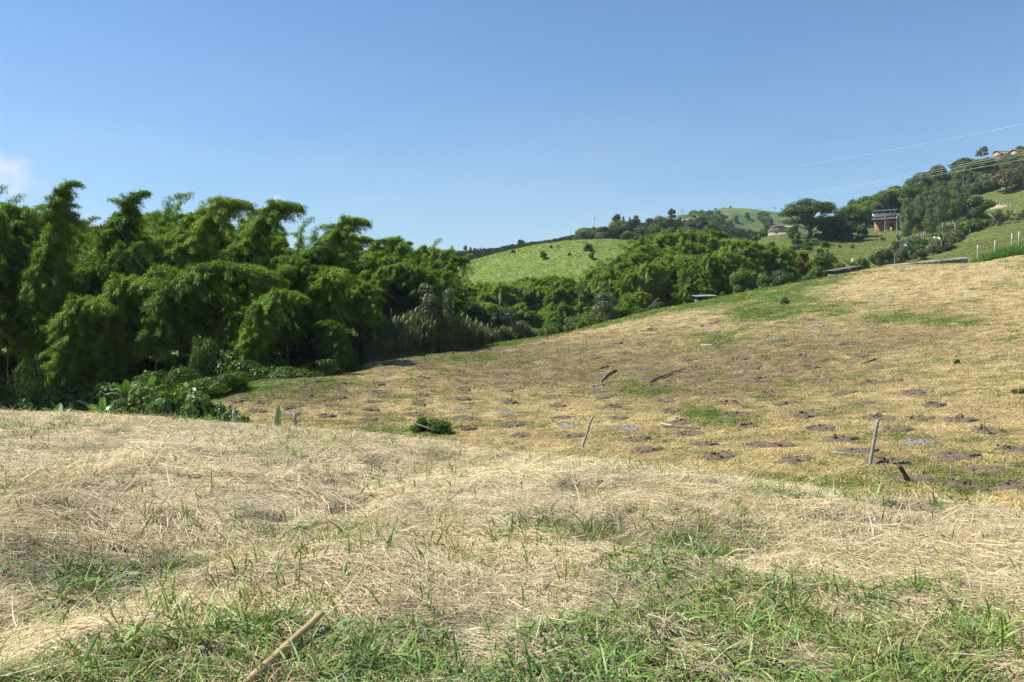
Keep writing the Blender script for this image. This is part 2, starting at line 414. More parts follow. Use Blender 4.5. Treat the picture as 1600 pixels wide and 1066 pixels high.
# ------------------------------------------------------------------ ground colour zones (what grows where)
CREST = ([300, 330, 400, 500, 560, 700, 800, 900, 1000, 1100, 1200, 1300, 1400, 1500, 1600],
         [625, 614, 592, 573, 562, 545, 535, 512, 490, 470, 451, 433, 413, 402, 397])
def zones(x, y, z):
    """(green, brown) weights of the field turf at a ground point"""
    Y = np.maximum(y, 1)
    px = 800 + F * x / Y; py = HOR - F * (z - EYE) / Y
    n1 = fbm(x * .35, y * .35, 4); n2 = fbm(x * .09 + 50, y * .09, 3); n3 = fbm(x * 1.3 + 9, y * 1.3, 3)
    c = np.interp(px, *CREST)
    def el(cx, cy, rx, ry): return np.exp(-(((px - cx) / rx) ** 2 + ((py - cy) / ry) ** 2))
    fade = 1 - sstep(1280, 1380, px)
    wid = np.interp(px, [330, 560, 800, 1050, 1200, 1300], [20, 8, 10, 16, 27, 22])
    g = sstep(1.0, .2, (py - c) / wid) * fade * .9
    for e in [(1255, 468, 70, 13), (1180, 490, 60, 11), (1230, 484, 90, 9), (1120, 528, 50, 9), (1480, 503, 60, 9), (400, 606, 70, 14), (340, 612, 60, 20), (1400, 497, 60, 8),
              (1120, 658, 50, 10), (1090, 640, 40, 12), (520, 600, 60, 10), (700, 560, 110, 9), (1000, 610, 50, 12), (1500, 750, 120, 20), (1250, 760, 120, 14), (600, 675, 90, 12)]:
        g = g + el(*e) * .75
    g = g * (.35 + .9 * n1) + sstep(.58, .72, n1) * .22 + sstep(.6, .75, n3) * .10
    b = el(900, 575, 330, 42) + el(470, 612, 110, 22) * .9 + el(1250, 540, 220, 45) * .8 + el(1450, 520, 150, 45) * .55 + el(1100, 600, 160, 30) * .5 + el(760, 560, 200, 22) * .5
    b = b * (.35 + 1.1 * n2) * (.6 + .8 * n1)
    return np.clip(g, 0, 1), np.clip(b, 0, 1)
def knoll_green(x, y):
    """how much fresh grass grows through the straw of the knoll"""
    Y = np.maximum(y, 1)
    px = 800 + F * x / Y; py = HOR + F * EYE / Y        # flat-ground row, good enough for a near slope
    n = fbm(x * .9 + 3, y * .9 + 8, 4)
    edge = np.interp(px, [-400, 100, 200, 420, 520, 600, 700, 760, 900, 960, 1050, 1200, 1400, 1600, 2000], [1080, 1050, 985, 960, 985, 925, 970, 1030, 940, 865, 860, 885, 890, 870, 870])
    g = sstep(-25, 45, py - edge) * (.20 + .05 * sstep(900, 1100, px) + 1.0 * sstep(.36, .58, n))
    def el(cx, cy, rx, ry): return np.exp(-(((px - cx) / rx) ** 2 + ((py - cy) / ry) ** 2))
    for e in [(480, 800, 90, 30), (230, 880, 120, 30), (90, 900, 90, 40), (1100, 840, 60, 40), (860, 800, 60, 20), (430, 700, 60, 14), (100, 655, 200, 10), (700, 690, 60, 8), (1250, 760, 160, 14)]:
        g = g + .55 * el(*e) * (.5 + n)
    return np.clip(g, 0, 1)
def knoll_shade(x, y):
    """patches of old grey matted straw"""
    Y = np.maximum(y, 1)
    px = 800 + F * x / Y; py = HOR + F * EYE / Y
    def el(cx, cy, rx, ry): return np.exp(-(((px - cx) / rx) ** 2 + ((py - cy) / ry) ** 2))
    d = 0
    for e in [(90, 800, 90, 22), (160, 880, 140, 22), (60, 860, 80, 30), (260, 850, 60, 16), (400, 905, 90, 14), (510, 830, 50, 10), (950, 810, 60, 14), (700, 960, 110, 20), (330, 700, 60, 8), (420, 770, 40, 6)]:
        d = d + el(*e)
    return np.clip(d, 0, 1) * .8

# ------------------------------------------------------------------ ground sheet
def build_ground():
    ys = [np.linspace(-7, 2.8, 24)]
    y = 3.0; l = []
    while y < 27: l.append(y); y *= 1.0105
    while y < 135: l.append(y); y *= 1.0075
    while y < 5000: l.append(y); y *= 1.09
    ys = np.concatenate([ys[0], np.array(l)])
    u = np.sinh(np.linspace(-2.2, 2.2, 461)) / np.sinh(2.2) * 1.7
    X = u[None, :] * (ys[:, None] + 8.5); Yg = np.repeat(ys[:, None], len(u), 1)
    Z = H(X, Yg)
    nr, nc = X.shape
    V = np.stack([X, Yg, Z], -1).reshape(-1, 3)
    i = np.arange((nr - 1) * nc).reshape(nr - 1, nc)[:, :-1].ravel()
    Q = np.stack([i, i + 1, i + nc + 1, i + nc], 1)
    g, b = zones(V[:, 0], V[:, 1], V[:, 2])
    kn = 1 - sstep(17, 24, V[:, 1] + (fbm(V[:, 0] * .5, V[:, 1] * .5, 2) - .5) * 6)
    kg = knoll_green(V[:, 0], V[:, 1]); kd = np.clip(knoll_shade(V[:, 0], V[:, 1]) + .8 * pit(V[:, 0], V[:, 1]), 0, 1)  # painted hollow shade joined with dark soil in the pits
    m, n, out = nmat('ground_turf')
    A = lambda k: N(n, 'ShaderNodeAttribute', attribute_name=k).outputs['Fac']
    geo = N(n, 'ShaderNodeNewGeometry')
    def noise(s, d=5):
        x = N(n, 'ShaderNodeTexNoise', i_Scale=s, i_Detail=d, i_Roughness=.7); n.links.new(geo.outputs['Position'], x.inputs['Vector']); return x.outputs['Fac']
    a1, a2, a3 = noise(1.1), noise(5.5), noise(28, 3)
    dry = ramp(n, a2, [(.30, (.27, .205, .10)), (.52, (.45, .36, .185)), (.72, (.58, .475, .265))])
    brn = ramp(n, a2, [(.3, (.16, .125, .065)), (.55, (.26, .205, .108)), (.75, (.38, .30, .16))])
    grn = ramp(n, a2, [(.3, (.06, .105, .018)), (.55, (.115, .19, .03)), (.75, (.19, .25, .06))])
    gm = math_(n, 'MULTIPLY', math_(n, 'SUBTRACT', math_(n, 'ADD', A('green'), math_(n, 'MULTIPLY', a3, .7)), .55), 2.4)
    cl = n.nodes.new('ShaderNodeClamp'); n.links.new(gm, cl.inputs[0])
    bm_ = math_(n, 'MULTIPLY', math_(n, 'SUBTRACT', math_(n, 'ADD', A('brown'), math_(n, 'MULTIPLY', a3, .6)), .45), 1.8)
    cb = n.nodes.new('ShaderNodeClamp'); n.links.new(bm_, cb.inputs[0])
    fld = mixc(n, cl.outputs[0], mixc(n, cb.outputs[0], dry, brn), grn)
    st = ramp(n, a3, [(.28, (.26, .21, .12)), (.5, (.50, .415, .25)), (.72, (.66, .57, .37))])
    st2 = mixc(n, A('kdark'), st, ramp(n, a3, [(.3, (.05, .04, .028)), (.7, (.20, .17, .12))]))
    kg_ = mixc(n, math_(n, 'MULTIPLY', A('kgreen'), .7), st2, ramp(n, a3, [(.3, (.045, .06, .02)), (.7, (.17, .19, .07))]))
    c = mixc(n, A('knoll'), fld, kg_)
    b_ = N(n, 'ShaderNodeBsdfPrincipled', i_Roughness=.95); b_.inputs['Specular IOR Level'].default_value = .15
    c = mixc(n, 1.0, c, (.80, .80, .80), 'MULTIPLY')
    n.links.new(c, b_.inputs['Base Color'])
    bp = N(n, 'ShaderNodeBump', i_Strength=.7, i_Distance=.05)
    n.links.new(math_(n, 'ADD', a3, a2), bp.inputs['Height']); n.links.new(bp.outputs[0], b_.inputs['Normal'])
    n.links.new(b_.outputs[0], out.inputs['Surface'])
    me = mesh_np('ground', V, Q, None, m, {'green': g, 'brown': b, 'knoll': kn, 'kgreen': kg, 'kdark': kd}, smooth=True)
    o = obj('ground', me); tag(o, kind='structure')
    return o
ground = build_ground()

# ------------------------------------------------------------------ hills behind
def hill_mat(name, stops, s1=.06, s2=.5, extra=None):
    m, n, out = nmat(name)
    geo = N(n, 'ShaderNodeNewGeometry')
    def noise(s, d=5):
        x = N(n, 'ShaderNodeTexNoise', i_Scale=s, i_Detail=d, i_Roughness=.68); n.links.new(geo.outputs['Position'], x.inputs['Vector']); return x.outputs['Fac']
    a, b = noise(s1), noise(s2, 6)
    f = math_(n, 'ADD', math_(n, 'MULTIPLY', a, .45), math_(n, 'MULTIPLY', b, .55))
    c = ramp(n, f, [(q_, [v * .86 for v in c_]) for q_, c_ in stops])
    p = N(n, 'ShaderNodeBsdfPrincipled', i_Roughness=.95); p.inputs['Specular IOR Level'].default_value = .1
    n.links.new(c, p.inputs['Base Color'])
    bp = N(n, 'ShaderNodeBump', i_Strength=.8, i_Distance=.6); n.links.new(b, bp.inputs['Height']); n.links.new(bp.outputs[0], p.inputs['Normal'])
    n.links.new(p.outputs[0], out.inputs['Surface'])
    return m

class Hill:
    def __init__(s, name, cols, ymin, ymax, pxr, mat, step=8, bump=.6, nrow=120):
        s.t = Table(cols, ymin, ymax, blur=3)
        s.bump = bump
        px = np.arange(pxr[0], pxr[1] + 1, step); Y = np.exp(np.linspace(math.log(ymin), math.log(ymax), nrow))
        X = (px[None, :] - 800) / F * Y[:, None]; Yg = np.repeat(Y[:, None], len(px), 1)
        Z = s.h(X, Yg)
        nr, nc = X.shape
        V = np.stack([X, Yg, Z], -1).reshape(-1, 3)
        i = np.arange((nr - 1) * nc).reshape(nr - 1, nc)[:, :-1].ravel()
        me = mesh_np(name, V, np.stack([i, i + 1, i + nc + 1, i + nc], 1), None, mat, None, True)
        s.o = tag(obj(name, me), kind='structure')
    def h(s, x, y):
        x = np.asarray(x, float); y = np.asarray(y, float)
        return s.t(x, y) + (fbm(x * .05 + 3, y * .05, 3) - .5) * s.bump * 2 + (fbm(x * .3, y * .3, 2) - .5) * s.bump * .5
    def h1(s, x, y): return float(s.h(np.array([x]), np.array([y]))[0])

def ridge(foot_y, foot_z, cy, cols, back=1.5, drop=25, mid=.5):
    """table columns for a plain ridge: foot, even rise, crest at the given photo rows, fall behind"""
    d = {}
    for px, py in cols:
        zc = EYE + (HOR - py) / F * cy
        d[px] = [(foot_y, foot_z), ((foot_y + cy) / 2, foot_z + (zc - foot_z) * mid), (cy * .93, foot_z + (zc - foot_z) * .93), (cy, zc), (cy * 1.1, zc - 2), (cy * back, zc - drop)]
    return d
m_pasture = hill_mat('pasture', [(.32, (.075, .135, .025)), (.46, (.145, .215, .045)), (.58, (.20, .26, .065)), (.72, (.29, .30, .105))])
m_slope = hill_mat('dry_pasture', [(.30, (.065, .095, .022)), (.48, (.11, .14, .034)), (.60, (.15, .17, .048)), (.75, (.20, .205, .075))])
m_coffee = hill_mat('plantation_floor', [(.30, (.025, .050, .016)), (.5, (.045, .080, .024)), (.75, (.10, .12, .05))])
m_far = hill_mat('far_hill', [(.30, (.035, .070, .025)), (.46, (.075, .125, .036)), (.56, (.125, .175, .055)), (.75, (.19, .20, .09))], .02, .12)

grass_hill = Hill('grassy_hill', ridge(150, -8, 262, [(-200, 560), (300, 470), (560, 450), (660, 425), (725, 411), (760, 402), (800, 392), (840, 383), (880, 377), (960, 373), (1020, 380), (1100, 395), (1250, 420), (1400, 450)]),
                  150, 420, (-200, 1400), m_pasture, bump=.5)
coffee_hill = Hill('plantation_hill', ridge(270, -4, 430, [(-300, 530), (200, 450), (500, 420), (650, 404), (725, 399), (780, 391), (850, 381), (900, 373), (930, 366), (960, 359), (1000, 354), (1050, 349), (1080, 349), (1130, 358), (1200, 372), (1350, 400)]),
                   270, 660, (-300, 1350), m_coffee, bump=1.2)
ridge_hill = Hill('tree_row_hill', ridge(480, -4, 640, [(-1200, 410), (-300, 385), (100, 380), (400, 392), (640, 394), (720, 393), (790, 396), (860, 405), (1000, 430)]), 480, 960, (-1200, 1000), m_far, bump=1, step=20)
far_hill = Hill('far_hill', ridge(520, 0, 820, [(700, 430), (900, 392), (1000, 360), (1060, 343), (1090, 334), (1120, 328), (1150, 325.5), (1180, 330), (1230, 336), (1290, 344), (1400, 355), (1700, 380), (2100, 400)]),
                520, 1300, (700, 2100), m_far, bump=1.5)
right_hill = Hill('right_hillside', {
    1040: [(125, -8), (170, -6), (230, -2), (300, -6), (600, -12)],
    1130: [(125, -3), zz(150, 480), zz(190, 440), zz(235, 400), zz(262, 385), (330, 18), (600, 5)],
    1190: [(125, 0), zz(150, 455), zz(190, 412), zz(230, 382), zz(258, 368), (330, 24), (600, 8)],
    1250: [(125, 2), zz(150, 445), zz(190, 408), zz(230, 386), zz(262, 366), zz(330, 374), (600, 12)],
    1330: [(125, 4), zz(150, 432), zz(190, 408), zz(230, 388), zz(270, 366), zz(340, 356), (450, 30), (600, 20)],
    1400: [(125, 5), zz(150, 425), zz(180, 404), zz(220, 385), zz(280, 358), zz(400, 327), (520, 46), (600, 35)],
    1450: [(125, 5.5), zz(150, 418), zz(180, 398), zz(220, 378), zz(300, 340), zz(410, 296), (520, 60), (600, 50)],
    1500: [(125, 6), zz(140, 412), zz(180, 386), zz(220, 364), zz(300, 324), zz(425, 274), (540, 72), (600, 60)],
    1550: [(125, 7), zz(140, 402), zz(180, 374), zz(220, 352), zz(300, 312), zz(440, 255), (560, 80), (600, 70)],
    1600: [(125, 8), zz(140, 394), zz(180, 362), zz(220, 340), zz(300, 298), zz(450, 239), (560, 90), (600, 80)],
    1800: [(125, 9), zz(140, 380), zz(180, 340), zz(220, 310), zz(300, 262), zz(460, 200), (600, 100)],
    2200: [(125, 10), zz(140, 370), zz(180, 320), zz(220, 285), zz(300, 230), zz(470, 170), (600, 110)],
}, 125, 600, (1040, 2200), m_slope, step=6, bump=.5, nrow=170)
def hitR(px, py): return hit(px, py, 126, 590, right_hill.h)
def hitG(px, py): return hit(px, py, 151, 420, grass_hill.h)
def hitC(px, py): return hit(px, py, 271, 650, coffee_hill.h)
def hitF(px, py): return hit(px, py, 521, 1290, far_hill.h)


# ------------------------------------------------------------------ plant builders
def leaf_quads(C, D, L, W, g, up=None, fold=0.0):
    """diamond blades: base C, unit direction D, length L, width W; returns verts (n*4,3)"""
    n = len(C)
    rv = g.normal(size=(n, 3)) if up is None else up + g.normal(size=(n, 3)) * .45
    S = np.cross(D, rv); S /= np.linalg.norm(S, axis=1)[:, None] + 1e-9
    L = np.broadcast_to(L, (n,))[:, None]; W = np.broadcast_to(W, (n,))[:, None]
    tip = C + D * L
    md = C + D * L * .45
    return np.stack([C, md + S * W * .5, tip, md - S * W * .5], 1).reshape(-1, 3)
def quads_idx(n): return np.arange(n * 4).reshape(n, 4)
def unit(a): return a / (np.linalg.norm(a, axis=-1, keepdims=True) + 1e-9)

class Bamboo:
    """one arching bamboo: a culm curve in the XZ plane leaning to +X, leafy branches drooping from its nodes"""
    def __init__(s, seed, L, A, p, f0, rad, nb, nl, leafL=.26, leafW=.055, hook=0, mat='bamboo', droop=1.0, top=.35, var=.22):
        g = np.random.default_rng(seed)
        t = np.linspace(0, 1, 61)
        th = A * t ** p + hook * sstep(.88, 1, t)
        ds = L / 60
        r = np.concatenate([[0], np.cumsum(np.sin(th[:-1]) * ds)]); z = np.concatenate([[0], np.cumsum(np.cos(th[:-1]) * ds)])
        y = np.cumsum(g.normal(size=61)) * .02
        s.curve = np.stack([r, y, z], 1); k = int(np.argmax(z)); s.ra, s.za = r[k], z[k] + rad * .28
        mb = MB(); R0 = .055 * L / 15
        mb.tube(s.curve, np.linspace(R0, R0 * .12, 61), 6)
        s.culm = mb.mesh('bamboo_culm', M['culm'], True)
        # branches
        ts = f0 + (1 - f0) * (np.arange(nb) + g.random(nb)) / nb
        base = np.stack([np.interp(ts, t, s.curve[:, i]) for i in range(3)], 1)
        u = (ts - f0) / (1 - f0)
        env = np.interp(u, [0, .15, .40, .70, .88, 1], [.55, .88, 1, .74, .40, top * .4])
        clump = 1 - 1.6 * var + 3.2 * var * vnoise(ts * L * .42 + seed * 3.1, np.full(nb, seed * 1.7))          # uneven tufts along the culm
        bl = rad * env * clump * g.uniform(1 - 1.6 * var, 1 + var, nb)
        bl = np.where(g.random(nb) < .12, bl * 1.45, bl)      # stray sprays that break the outline
        az = g.uniform(0, 2 * math.pi, nb)
        th_b = np.interp(ts, t, th)
        dirh = np.stack([np.cos(az), np.sin(az), g.uniform(.0, 1.2, nb)], 1); drb = g.uniform(.6, 1.3, nb) * droop
        tang = np.stack([np.sin(th_b), 0 * th_b, np.cos(th_b)], 1)
        d0 = unit(dirh + tang * .35)
        cnt = np.clip(nl * np.interp(u, [0, .8, .92, 1], [1, 1, .55, .35]) * np.clip(bl / (rad * .9), .35, 1.2), 8, None).astype(int)
        m = int(cnt.sum())
        bi = np.repeat(np.arange(nb), cnt); q = g.random(m) ** .6
        Lb = bl[bi]
        drop = drb[bi] * .62 * q ** 2 * Lb
        C = base[bi] + d0[bi] * (q * Lb)[:, None]; C[:, 2] -= drop
        C += g.normal(size=(m, 3)) * .085
        D = unit(d0[bi] * .6 + np.array([0, 0, -.72]) * drb[bi][:, None] + g.normal(size=(m, 3)) * .30)
        Ls = leafL * g.uniform(.6, 1.25, m); Ws = leafW * g.uniform(.7, 1.3, m)
        S = np.cross(D, np.array([0, 0, .8]) + g.normal(size=(m, 3)) * .16); S = unit(S) * (Ws * .5)[:, None]
        V = np.stack([C - S, C + S, C + D * Ls[:, None]], 1).reshape(-1, 3)      # slim pointed blades
        v = np.clip(.42 + .16 * g.normal(size=m) + .25 * (vnoise(ts * L * .8, np.full(nb, 3.3)) - .5)[bi], 0, 1)
        s.fol = mesh_np('bamboo_foliage', V, None, np.arange(m * 3).reshape(m, 3), M[mat], {'v': np.repeat(v, 3)})
        s.fol_far = s.fol
_bmesh = {}
def place_bamboo(B, px, py, Y, lean, label, group, mat=None, base=None, zfn=None, smax=2.2):
    """put a bamboo so that its apex stands at the photo point at depth Y, leaning towards the compass angle lean (0 = +X)"""
    zfn = zfn or h1
    T = P(px, py, Y); bx, by = T.x, T.y; sc = 1
    for _ in range(4):
        gz = zfn(bx, by) - .15
        sc = min(max((T.z - gz) / B.za, .2), smax)
        bx = T.x - B.ra * sc * math.cos(lean); by = T.y - B.ra * sc * math.sin(lean)
    e = empty('bamboo', (bx, by, zfn(bx, by) - .15), (0, 0, lean), sc)
    obj('culm', B.culm, e)
    f = obj('foliage', B.fol, e)
    if mat:
        f.material_slots[0].link = 'OBJECT'; f.material_slots[0].material = M[mat]
    return tag(e, label, 'bamboo', group)

class Tree:
    """trunk with limbs that carry leaf clumps"""
    def __init__(s, seed, h, blobs, leaf, mat, nleaf, bark='bark', trunk_r=.2, trunk_top=.6, lean=.05, fill=.75, leafW=.5, drop=.25, open_=0.0):
        g = np.random.default_rng(seed)
        mb = MB()
        tx = np.cumsum(g.normal(size=9)) * lean * h * .12; ty = np.cumsum(g.normal(size=9)) * lean * h * .12; tx -= tx[0]; ty -= ty[0]
        tz = np.linspace(0, h * trunk_top, 9)
        tp = np.stack([tx, ty, tz], 1)
        mb.tube(tp, np.linspace(trunk_r, trunk_r * .4, 9) * np.array([1.35] + [1] * 8), 7, wob=.2, seed=seed)
        allV = []; allv = []
        tot = sum(b[3] * b[4] for b in blobs)
        for (bx, by, bz, rh, rv) in blobs:
            st = tp[min(8, int(8 * np.clip((bz - rv) / (h * trunk_top) * g.uniform(.55, .95), .25, 1)))]
            en = np.array([bx, by, bz - rv * .2]); mid = st * .5 + en * .5 + np.array([0, 0, -.12 * np.linalg.norm(en - st)]) * .6
            tt = np.linspace(0, 1, 7)[:, None]
            path = (1 - tt) ** 2 * st + 2 * tt * (1 - tt) * mid + tt ** 2 * en
            rr = trunk_r * .38
            mb.tube(path, np.linspace(rr, rr * .2, 7), 5)
            for k in range(4):
                e2 = en + unit(g.normal(size=3) + np.array([0, 0, .4])) * np.array([rh, rh, rv]) * .8
                mb.tube(np.array([path[4], (path[4] + e2) / 2 + np.array([0, 0, .1 * rh]), e2]), [rr * .35, rr * .25, rr * .08], 4, caps=False)
            m = int(nleaf * rh * rv / tot)
            d = unit(g.normal(size=(m, 3))); rad = fill + (1.06 - fill) * g.random(m)
            inner = g.random(m) < .22; rad[inner] *= g.uniform(.3, .9, inner.sum())
            low = d[:, 2] < -.25; d[low, 2] *= .55
            lump = .78 + .44 * vnoise(d[:, 0] * 2.3 + bx * 3, d[:, 1] * 2.3 + d[:, 2] * 1.7 + bz)
            C = np.array([bx, by, bz]) + d * np.array([rh, rh, rv]) * (rad * lump)[:, None]
            if open_:
                keep = vnoise(C[:, 0] * 1.2 / max(rh * .4, .3), C[:, 1] * 1.2 / max(rh * .4, .3) + C[:, 2] * 1.5) > open_
                C = C[keep]; d = d[keep]; m = len(C)
            D = unit(unit(np.cross(d, g.normal(size=(m, 3)))) + d * .30 + g.normal(size=(m, 3)) * .25 + np.array([0, 0, -drop]))
            L = leaf * g.uniform(.6, 1.3, m)
            allV.append(leaf_quads(C, D, L, L * leafW, g, up=d * 1.0))
            allv.append(np.repeat(np.clip(.5 + .2 * g.normal(size=m) + .12 * g.normal(), 0, 1), 4))
        s.trunk = mb.mesh('trunk', M[bark], True)
        V = np.vstack(allV); s.top = V[:, 2].max(); s.h = s.top
        s.width = max(np.abs(V[:, 0]).max(), np.abs(V[:, 1]).max())
        s.crown = mesh_np('crown', V, quads_idx(len(V) // 4), None, M[mat], {'v': np.concatenate(allv)})
def place_tree(T, base, hgt, rz, name, label, cat, group=None, wide=1.0):
    sc = hgt / T.top
    e = empty(name, base, (0, 0, rz)); e.scale = (sc * wide, sc * wide, sc)
    obj('trunk', T.trunk, e); obj('crown', T.crown, e)
    return tag(e, label, cat, group)
def blobs_round(seed, n, h0, h1_, r, br, flat=.8):
    g = np.random.default_rng(seed); out = []
    for i in range(n):
        u = g.random(); a = g.uniform(0, 6.28); q = math.sqrt(g.random()) * r * (1 - .55 * u)
        b = br * g.uniform(.7, 1.25)
        out.append((q * math.cos(a), q * math.sin(a), h0 + (h1_ - h0) * u, b, b * flat))
    return out

T_round = [Tree(21, 8, blobs_round(1, 15, 1.5, 7, 2.4, 1.35), .34, 'leaf', 13000, trunk_r=.22),
           Tree(22, 8, blobs_round(2, 14, 1.6, 7, 2.1, 1.4), .34, 'leaf', 13000, trunk_r=.2),
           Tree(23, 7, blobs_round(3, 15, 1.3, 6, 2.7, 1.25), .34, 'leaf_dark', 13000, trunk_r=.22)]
_g = np.random.default_rng(3131)
T_spread = Tree(31, 11, [(5.2 * math.cos(a) * q, 4.6 * math.sin(a) * q, 9.6 - 3.0 * q * q - d_, _g.uniform(1.5, 2.2), _g.uniform(.8, 1.2)) for a, q, d_ in
                         [(_g.uniform(0, 6.28), math.sqrt(_g.random()), _g.choice([0, 0, .8, 2.0, 3.4])) for _ in range(30)]], .30, 'leaf_dark', 26000, trunk_r=.5, trunk_top=.6, lean=.03)
def euc(seed, h):
    g = np.random.default_rng(seed); b = []
    for i in range(20):
        u = g.random() ** .9; z = h * (.32 + .64 * u); r = h * .11 * (1 - .55 * u) * g.uniform(.6, 1.3)
        a = g.uniform(0, 6.28); q = h * .10 * (1 - .6 * u) * g.random()
        b.append((q * math.cos(a), q * math.sin(a), z, r, r * g.uniform(.8, 1.5)))
    b.append((0, 0, h * .95, h * .05, h * .07))
    return Tree(seed, h, b, .42, 'euc', 10000, bark='bark_pale', trunk_r=.20, trunk_top=.9, lean=.02, drop=.5, leafW=.35, open_=.30)
T_euc = [euc(41, 18), euc(42, 17), euc(43, 19), euc(44, 16)]
T_shrub = [Tree(51, 2.4, blobs_round(11, 8, .5, 1.8, 1.1, .62, .85), .17, 'vine', 6500, trunk_r=.05, trunk_top=.5),
           Tree(52, 2.2, blobs_round(12, 9, .4, 1.6, 1.3, .55, .9), .15, 'leaf', 6500, trunk_r=.05, trunk_top=.5),
           Tree(53, 2.0, blobs_round(13, 9, .5, 1.5, 1.2, .55, .9), .16, 'greyleaf', 5500, trunk_r=.05, trunk_top=.5),
           Tree(54, 2.2, blobs_round(14, 10, .4, 1.6, 1.4, .5, .9), .18, 'dryleaf', 4500, trunk_r=.05, trunk_top=.5, open_=.3)]
T_thick = [Tree(64, 2.6, blobs_round(18, 12, .6, 2.2, 1.2, .55, .9), .24, 'thick', 5200, trunk_r=.05, trunk_top=.5, fill=.7, leafW=.62, drop=.45),
           Tree(65, 2.6, blobs_round(19, 12, .6, 2.2, 1.3, .5, .9), .21, 'thick', 5600, trunk_r=.05, trunk_top=.5, fill=.7, leafW=.55, drop=.45)]
T_mound = [Tree(61, 2.2, blobs_round(15, 12, .1, 1.7, 1.9, .75, .8), .15, 'vine', 13000, trunk_r=.05, trunk_top=.4, fill=.9, leafW=.75),
           Tree(62, 2.6, blobs_round(16, 12, .1, 2.1, 1.6, .8, .9), .16, 'vine', 13000, trunk_r=.05, trunk_top=.4, fill=.9, leafW=.75)]
T_lean = Tree(71, 7, [(-.9, .2, 5.2, .8, .7), (.3, 0, 6.2, .9, .7), (1.0, -.3, 5.4, .7, .6), (-.3, .4, 4.3, .6, .4), (.8, .3, 4.5, .6, .4), (-1.4, 0, 4.4, .5, .35)], .26, 'greyleaf', 3600, bark='bark_pale', trunk_r=.12, trunk_top=.72, lean=.05, open_=.34)
T_grey = Tree(72, 6, blobs_round(17, 14, 1.2, 5.0, 2.2, .95, .7), .24, 'greyleaf', 8000, trunk_r=.14, open_=.33)
T_bare = Tree(73, 6, [(-1, 0, 4.4, 1.0, .8), (1, .2, 4.8, 1.1, .8), (0, -.5, 5.5, 1.0, .7)], .12, 'dryleaf', 260, bark='bark_pale', trunk_r=.12, trunk_top=.6)

def palm_meshes(seed, h=9, n=16, fl=2.6):
    g = np.random.default_rng(seed); t = MB(); z = np.linspace(0, h, 8)
    t.tube(np.stack([.12 * np.sin(z * .3), 0 * z, z], 1), np.linspace(.2, .13, 8), 7)
    top = np.array([.12 * math.sin(h * .3), 0, h]); VV = []; vv = []
    for k in range(n):
        a = 6.283 * k / n + g.uniform(-.2, .2); el = g.uniform(-.25, 1.0); q = np.linspace(0, 1, 26)
        d = np.array([math.cos(a), math.sin(a), 0])
        rib = top + d * (q * fl * math.cos(el * .6))[:, None] + np.array([0, 0, 1]) * (fl * (math.sin(el) * q - .85 * q ** 2))[:, None]
        t.tube(rib[::5], np.linspace(.03, .008, 6), 4, caps=False)
        sd = np.cross(d, [0, 0, 1])
        for s_ in (-1, 1):
            D = unit(d * .5 + sd * s_ + np.array([0, 0, -.55]) + g.normal(size=(26, 3)) * .12)
            VV.append(leaf_quads(rib, D, .75 * np.sin(np.clip(q * 2.6 + .4, 0, 3.05)), .11, g, up=np.array([0, 0, 1.])))
            vv.append(np.full(104, .4 + .2 * g.random()))
    V = np.vstack(VV)
    class S: pass
    s = S(); s.trunk = t.mesh('palm_trunk', M['bark'], True); s.top = V[:, 2].max()
    s.crown = mesh_np('palm_crown', V, quads_idx(len(V) // 4), None, M['leaf_dark'], {'v': np.concatenate(vv)})
    return s
T_palm = [palm_meshes(81), palm_meshes(82, 7, 14, 2.4)]

def banana_leaf(mb, base, az, L, W, up0, curl, g, tear=.12):
    """one banana blade: a midrib curve with two flat wings, edges torn"""
    n = 13; q = np.linspace(0, 1, n)
    el = up0 - curl * q ** 1.4
    st = L / (n - 1); d = np.array([math.cos(az), math.sin(az), 0])
    pts = np.array(base) + np.concatenate([[[0, 0, 0]], np.cumsum((np.cos(el)[:-1, None] * d + np.sin(el)[:-1, None] * np.array([0, 0, 1])) * st, 0)])
    sd = np.array([-d[1], d[0], 0]); roll = g.uniform(-.5, .5)
    wv = W * np.sin(np.clip(.16 + q * 2.75, 0, math.pi)) ** .7 * (q > .12); wv[-1] *= .3
    up = np.array([0, 0, 1.])
    a = .35 + .4 * g.random()
    for s_ in (-1, 1):
        side = sd * s_ * math.cos(.45 + roll * s_) + up * math.sin(.45 + roll * s_) * (1 if curl < 1.2 else -.3)
        for i in range(n - 1):
            if g.random() < tear and i > 2: f = .75
            else: f = 1
            e0 = pts[i] + side * wv[i]; e1 = pts[i + 1] + side * wv[i + 1] * f - (pts[i + 1] - pts[i]) * (.12 if f < 1 else 0)
            mb.add([pts[i], pts[i + 1], e1, e0], [(0, 1, 2, 3)], a=np.clip(a + .12 * g.normal(), 0, 1))
    mb.tube(pts, np.linspace(.035, .008, n), 4, caps=False, a=.8)
def banana_meshes(seed, n=8, h=1.6, L=1.7):
    g = np.random.default_rng(seed); st = MB()
    z = np.linspace(0, h, 5); st.tube(np.stack([0.04 * np.sin(z), 0 * z, z], 1), [.16, .14, .12, .10, .07], 8)
    class S: pass
    s = S(); s.leaves = []
    for k in range(n):
        mb = MB(); up0 = g.uniform(.7, 1.45)
        banana_leaf(mb, (0, 0, h * g.uniform(.85, 1.0)), 6.283 * k / n + g.uniform(-.3, .3), L * g.uniform(.7, 1.15), .27 * L / 1.7 * g.uniform(.8, 1.1), up0, g.uniform(.5, 2.0), g)
        s.leaves.append(mb.mesh('banana_blade', M['banana']))
    s.stem = st.mesh('banana_stem', M['culm'], True)
    s.h = h + L * .8
    return s
BAN = [banana_meshes(91), banana_meshes(92, 7, 1.2, 1.9), banana_meshes(93, 9, 2.0, 1.6)]
